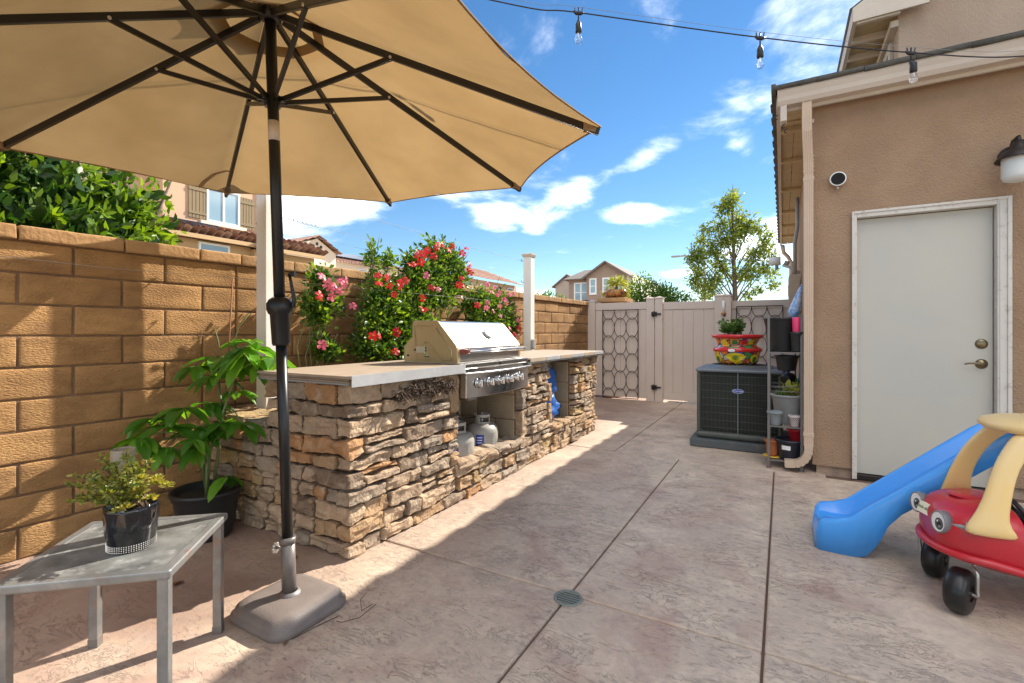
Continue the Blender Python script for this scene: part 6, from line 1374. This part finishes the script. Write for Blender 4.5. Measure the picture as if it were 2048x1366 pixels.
#      x    rail   floor  skirt  halfwidth
SEC = [(.155, .085, .06, .0, .13), (.165, .135, .10, .0, .145), (.185, .160, .118, .0, .152), (.25, .172, .112, .0, .158), (.31, .195, .115, .0, .158), (.36, .240, .145, .012, .156), (.395, .272, .178, .06, .156), (.42, .293, .200, .105, .156), (.45, .318, .228, .18, .156), (.50, .362, .273, .245, .156), (.65, .493, .404, .375, .156), (.82, .642, .553, .525, .156), (.90, .70, .612, .585, .156), (.96, .725, .64, .605, .156), (1.05, .735, .65, .60, .156), (1.22, .735, .65, .60, .156)]
q = MB(); vs = []
def sprof(ra, fl_, sk, h):
    return [(-h-.006, sk), (-h+.000, ra-.016), (-h+.003, ra-.003), (-h+.012, ra), (-h+.026, ra), (-h+.034, ra-.005), (-h+.042, fl_+.008), (-h+.052, fl_), (0, fl_-.002), (h-.052, fl_), (h-.042, fl_+.008), (h-.034, ra-.005), (h-.026, ra), (h-.012, ra), (h-.003, ra-.003), (h-.0, ra-.016), (h+.006, sk)]
npf = 17
for x, ra, fl_, sk, h in SEC: vs += [(x, SY+y, z) for y, z in sprof(ra, fl_, sk, h)]
ns = len(SEC); q.add(vs, [(i*npf+j, i*npf+j+1, (i+1)*npf+j+1, (i+1)*npf+j) for i in range(ns-1) for j in range(npf-1)], True)
o_ = len(q.v); q.add([(.150, SY+y*.97, max(0, z-.01)) for y, z in sprof(.06, .045, .0, .125)]+[(.152, SY+y*.9, 0) for y, z in sprof(.06, .045, 0, .125)], [(j, j+1, npf+j+1, npf+j) for j in range(npf-1)], True)
base0 = 0; o2 = o_
q.f += [(j, j+1, o2+j+1, o2+j) for j in range(npf-1)]; q.sm += [True]*(npf-1)
put('chute', q, m_blue, sld, solid=.006)
q = MB()
for s_ in (-1, 1):
    yb = SY+s_*.163
    pts = [(.90, .60), (.90, .66), (.93, .68), (.99, .70), (1.06, .70), (1.13, .68), (1.17, .62), (1.34, .02), (1.26, .02), (1.13, .50), (1.05, .56), (.98, .56), (.94, .57)]
    q.prism([(x, z) for x, z in pts], yb-.012+s_*.012, yb+.012+s_*.012, 'Y')
put('side_frame', q, m_green, sld, bev=.008, seg=3)
for k in range(3):
    z = .15+k*.17; x = 1.305-k*.045; q = MB(); q.box((x-.04, SY-.16, z-.012), (x+.04, SY+.16, z+.012)); put('step', q, m_green, sld, bev=.008)
q = MB(); q.prism([(.86, .60), (1.20, .60), (1.20, .72), (1.0, .735), (.90, .70)], SY-.182, SY-.175, 'Y'); put('side_plate', q, m_blue, sld)

# ================================================================== toy car
cr_ = thing('toy_car', (.57, 2.70, 0), 'red ride on toy car with yellow roof pillars and big eye headlights', 'toy car')
CY = 2.715
def loft(secs, name, m_, par, nn_=28, sub_=1, cap=True):   # secs: (x, halfwidth, zbot, ztop, exponent)
    q = MB(); vs = []
    for x, h, z0, z1, e in secs:
        zc, hz_ = (z0+z1)/2, (z1-z0)/2
        for j in range(nn_):
            a = 2*math.pi*j/nn_; c, s_ = math.cos(a), math.sin(a); vs.append((x, CY+h*math.copysign(abs(c)**(2/e), c), zc+hz_*math.copysign(abs(s_)**(2/e), s_)))
    n_ = len(secs); q.add(vs, [(i*nn_+j, i*nn_+(j+1) % nn_, (i+1)*nn_+(j+1) % nn_, (i+1)*nn_+j) for i in range(n_-1) for j in range(nn_)], True)
    if cap: q.f += [tuple(range(nn_)), tuple((n_-1)*nn_+j for j in range(nn_))]; q.sm += [True, True]
    return put(name, q, m_, par, subsurf=sub_)
bdy = loft([(.512, .06, .25, .33, 2), (.52, .12, .225, .37, 2.2), (.545, .165, .205, .405, 2.5), (.59, .195, .19, .428, 2.8), (.65, .210, .175, .440, 3), (.72, .216, .165, .445, 3.2), (.765, .218, .165, .44, 3.4), (.775, .218, .165, .36, 3.6), (.79, .219, .165, .335, 3.8), (.95, .222, .165, .33, 3.8), (1.10, .220, .165, .34, 3.6), (1.13, .218, .165, .46, 3.4), (1.25, .20, .18, .47, 3), (1.31, .15, .22, .42, 2.4)], 'body', m_red, cr_)
q = MB()   # raised bumper lip round the nose
pts = []
for a in np.linspace(-90, 90, 25):
    x = .66-.155*math.cos(R(a)); y = CY+.212*math.sin(R(a)); pts.append((x, y, .235))
pts = [(1.2, CY-.218, .19), (.95, CY-.224, .20), (.78, CY-.222, .215)]+pts+[(.78, CY+.222, .215), (.95, CY+.224, .20), (1.2, CY+.218, .19)]
q.tube(pts, .016, 10); put('bumper_lip', q, m_red, bdy)
q = MB(); q.tube([(.775, CY-.2205, .43), (.80, CY-.223, .33), (.81, CY-.2235, .22)], .0018, 5); q.tube([(.81, CY-.2235, .22), (.95, CY-.2255, .205), (1.08, CY-.2245, .20)], .0018, 5); put('door_seam', q, mat('dark red seam', (.16, .005, .01), .5), bdy)
q = MB(); q.lathe([(0, .0), (.055, .0), (.065, -.006)], (.655, CY, .4415), 28); put('hood_disc', q, m_red, bdy)
q = MB(); q.tube([(.524, CY+.07*math.cos(a), .300-.035*math.sin(a)) for a in np.linspace(.3, math.pi-.3, 13)], .004, 6); put('smile_crease', q, MATS['dark red seam'], bdy)
# nose plate
q = MB(); pl_c = Vector((.524, CY+.005, .352)); nrm = Vector((-.88, -.26, .37)).normalized(); uu = Vector((-.283, .959, 0)); vv = nrm.cross(uu).normalized()
rr_ = []
for cx, cy, a0_ in ((.030, .014, 0), (-.030, .014, 90), (-.030, -.014, 180), (.030, -.014, 270)):
    for k in range(6): a = R(a0_+18*k); rr_.append((cx+.010*math.cos(a), cy+.010*math.sin(a)))
q.add([pl_c+uu*a+vv*b+nrm*h for h in (.0, .012) for a, b in rr_], [tuple(range(24)), tuple(range(47, 23, -1))]+[(i, (i+1) % 24, 24+(i+1) % 24, 24+i) for i in range(24)]); npz = put('nose_plate', q, mat('cream print', (.80, .74, .55), .5), cr_)
rot_ = Matrix((tuple(-uu), tuple(vv if vv.z > 0 else -vv), tuple(nrm))).transposed().to_euler()
text('lettering', 'little tikes', .0185, mat('green print', (.02, .16, .09), .5), npz, tuple(pl_c+nrm*.0128), rot_, .0003)
# eye headlights
for k, (ex, ey, ez, d) in enumerate(((.550, CY-.125, .345, Vector((-.92, -.36, .05))), (.538, CY+.112, .350, Vector((-.93, -.33, .05))))):
    d.normalize(); c = Vector((ex, ey, ez)); a = d.cross(Vector((0, 0, 1))).normalized(); b = a.cross(d)
    back = c-d*.0; front = c+d*.030
    def ring(cc, rad_, n_=28, sx_=.86): return [cc+(a*math.cos(2*math.pi*j/n_)*sx_+b*math.sin(2*math.pi*j/n_))*rad_ for j in range(n_)]
    q = MB(); L_ = [ring(back, .034), ring(back, .045), ring(front, .045), ring(front+d*.003, .043), ring(front, .038)]
    q.add([p for r_ in L_ for p in r_], [(i*28+j, i*28+(j+1) % 28, (i+1)*28+(j+1) % 28, (i+1)*28+j) for i in range(4) for j in range(28)], True); hl = put('headlight', q, m_eyeg, cr_)
    q = MB(); q.add(ring(front+d*.0005, .039), [tuple(range(28))]); put('eye_white', q, m_wp, hl)
    off = a*(-.006)-b*.006
    q = MB(); q.add(ring(front+d*.0012+off, .024), [tuple(range(28))]); put('iris', q, m_bp, hl)
    q = MB(); q.add(ring(front+d*.0018+off, .019), [tuple(range(28))]); put('iris_ring', q, m_eyeg, hl)
    q = MB(); q.add(ring(front+d*.0024+off, .014), [tuple(range(28))]); put('pupil', q, m_bp, hl)
    q = MB(); q.add(ring(front+d*.003+off+b*.010+a*.006, .0045), [tuple(range(28))]); q.add(ring(front+d*.003+off-b*.008-a*.004, .003), [tuple(range(28))]); put('glint', q, m_wp, hl)
    e = Vector((.60, ey-(.075 if k == 0 else -.045), ez+.01)); q = MB(); q.tube([c+d*.01, e], .008, 8); q.cyl(e-Vector((0, 0, .012)), e+Vector((0, 0, .022)), .011, 14); q.cyl(e-Vector((0, 0, .006)), e+Vector((0, 0, .0)), .014, 14); put('signal_stalk', q, m_gpot, hl)
# roof and pillars
q = MB(); q.lathe([(0, .0), (.80, .0), (.93, .006), (.99, .022), (1.0, .034), (.96, .046), (.80, .058), (.4, .066), (0, .068)], (.955, CY, .722), 48, None, .262, .185) if 0 else None
q = MB(); vs = []
for r_, z in [(0, 0), (.80, 0), (.94, .006), (.99, .018), (1.0, .030), (.965, .044), (.82, .056), (.45, .064), (0, .066)]:
    for j in range(48):
        a = 2*math.pi*j/48; c, s_ = math.cos(a), math.sin(a); vs.append((.955+.258*r_*math.copysign(abs(c)**.85, c), CY+.188*r_*math.copysign(abs(s_)**.85, s_), .722+z))
q.add(vs, [(i*48+j, i*48+(j+1) % 48, (i+1)*48+(j+1) % 48, (i+1)*48+j) for i in range(8) for j in range(48)], True); put('roof', q, m_yel, cr_)
def pillar(path, par):   # path: (point, width along x, thickness across)
    q = MB(); vs = []
    for (x, y, z), wd, th in path:
        for a in np.linspace(0, 2*math.pi, 17)[:-1]: c, s_ = math.cos(a), math.sin(a); vs.append((x+wd/2*math.copysign(abs(c)**.7, c), y+th/2*math.copysign(abs(s_)**.7, s_), z))
    n_ = len(path); q.add(vs, [(i*16+j, i*16+(j+1) % 16, (i+1)*16+(j+1) % 16, (i+1)*16+j) for i in range(n_-1) for j in range(16)], True); q.f += [tuple(range(16)), tuple((n_-1)*16+j for j in range(16))]; q.sm += [True, True]
    put('pillar', q, m_yel, par, subsurf=1)
for s_ in (-1, 1):
    sh_ = -.035 if s_ < 0 else 0
    pillar([((.700+sh_, CY+s_*.212, .335), .17, .03), ((.690+sh_, CY+s_*.214, .365), .15, .038), ((.678+sh_*.6, CY+s_*.206, .40), .105, .040), ((.683, CY+s_*.190, .47), .082, .042), ((.705, CY+s_*.170, .56), .074, .042), ((.738, CY+s_*.148, .64), .076, .044), ((.785, CY+s_*.125, .70), .088, .050), ((.815, CY+s_*.115, .735), .10, .06)], cr_)
    pillar([((1.20, CY+s_*.205, .40), .13, .036), ((1.19, CY+s_*.19, .48), .09, .04), ((1.16, CY+s_*.165, .60), .08, .042), ((1.12, CY+s_*.13, .73), .10, .05)], cr_)
# steering wheel, dashboard, seat
q = MB(); sc_c = Vector((.80, CY-.06, .40)); sn = Vector((.85, 0, .55)).normalized(); sa = Vector((0, 1, 0)); sb = sn.cross(sa)
q.tube([sc_c+(sa*math.cos(t)+sb*math.sin(t))*.075 for t in np.linspace(0, 2*math.pi, 25)[:-1]], .009, 8, closed=True); q.tube([sc_c-sa*.07, sc_c, sc_c+sa*.07], .009, 8); q.tube([sc_c, sc_c-sn*.05-Vector((0, 0, .01))], .014, 8); put('steering_wheel', q, m_bp, cr_)
q = MB(); q.box((.775, CY-.19, .30), (.79, CY+.19, .405)); put('dashboard', q, m_bp, cr_, bev=.008)
q = MB(); q.box((.93, CY-.17, .30), (1.12, CY+.17, .375)); q.box((1.08, CY-.17, .37), (1.13, CY+.17, .50)); se = put('seat', q, m_dblue, cr_, bev=.02, seg=3)
q = MB(); q.box((.945, CY-.12, .3755), (1.01, CY+.0, .3765)); put('sticker', q, m_wp, se)
# wheels: chunky treaded casters in front, plain wheels behind
def wheel(x, y, r_, w_, steer, front):
    c = Vector((x, y, r_)); ax = Vector((math.sin(R(steer)), math.cos(R(steer)), 0)); u = Vector((0, 0, 1)); v = ax.cross(u)
    q = MB(); n_ = 48; P_ = [(-.5, .35), (-.5, .78), (-.40, .93), (-.24, 1.0), (.24, 1.0), (.40, .93), (.5, .78), (.5, .35)]
    vs = [c+ax*(w_*a)+(u*math.cos(2*math.pi*j/n_)+v*math.sin(2*math.pi*j/n_))*r_*b*(1 if b < .9 or (j//3) % 2 else .985) for a, b in P_ for j in range(n_)]
    q.add(vs, [(i*n_+j, i*n_+(j+1) % n_, (i+1)*n_+(j+1) % n_, (i+1)*n_+j) for i in range(len(P_)-1) for j in range(n_)], True); wh = put('wheel', q, m_tyre, cr_)
    q = MB(); q.tube([c-ax*w_*.44, c+ax*w_*.44], r_*.55, 24); q.tube([c-ax*w_*.54, c+ax*w_*.54], r_*.14, 14); put('hub', q, m_tyre, wh)
    if front:
        s_ = 1 if y > CY else -1; e = ax*(w_*.72)*(1 if True else s_)
        q = MB(); q.tube(curve([c+ax*w_*.3, c+e, c+e+u*.02+Vector((.0, 0, .0)), c+e+u*.085, c+e*.2+u*.105+Vector((.03, 0, 0)), c+u*.12+Vector((.05, 0, 0))], 4), .0065, 8); put('axle_fork', q, m_steel2, wh)
wheel(.585, 2.560, .088, .072, 122, True); wheel(.595, 2.885, .088, .072, -62, True); wheel(1.17, 2.52, .10, .07, 180, False); wheel(1.17, 2.91, .10, .07, 0, False)

cr_.rotation_euler = (0, 0, R(3)); cr_.location.x += .03
# ================================================================== litter on the ground
tw = thing('dry_twig', (-1.5, 1.28, 0), 'thin dry twig curling on the concrete beside the parasol base', 'twig')
q = MB(); q.tube([(-1.55, 1.46, .012), (-1.52, 1.40, .02), (-1.47, 1.36, .010), (-1.44, 1.39, .03)], .0012, 5); q.tube([(-1.44, 1.41, .02), (-1.45, 1.33, .004), (-1.48, 1.27, .008), (-1.50, 1.26, .012)], .0012, 5); q.tube([(-1.53, 1.30, .004), (-1.55, 1.19, .006), (-1.56, 1.11, .006)], .0015, 5); put('stem', q, m_dead, tw)
rl = random.Random(6)
for k, (x, y, lab) in enumerate(((-2.35, 1.10, 'curled dry leaf on the shaded concrete behind the table leg'), (-1.56, 1.085, 'tiny dry leaf in the sun in front of the parasol base'), (-2.12, 1.52, 'brown dry leaf at the foot of the stone end wall'), (-2.28, 1.58, 'dry leaf scrap close against the stone end wall'), (-2.55, 1.2, 'small dry leaf near the black plant pot'))):
    L_ = (.035, .016, .04, .03, .025)[k]; q = MB(); a = rl.uniform(0, 6); c, s_ = math.cos(a), math.sin(a); P_ = lambda u, w_, h: (x+(u*c-w_*s_)*L_, y+(u*s_+w_*c)*L_, .004+h*L_)
    q.add([P_(-1, 0, .1), P_(-.3, .4, .35), P_(.5, .3, .25), P_(1, 0, .5), P_(.5, -.35, .3), P_(-.3, -.4, .15), P_(0, 0, 0)], [(0, 1, 6), (1, 2, 6), (2, 3, 6), (3, 4, 6), (4, 5, 6), (5, 0, 6)], True)
    tag(put('dry_leaf', q, mat('dry leaf', (.22, .09, .03), .8) if k == 0 else MATS['dry leaf']), lab, 'leaf', 'dry leaves on the patio')
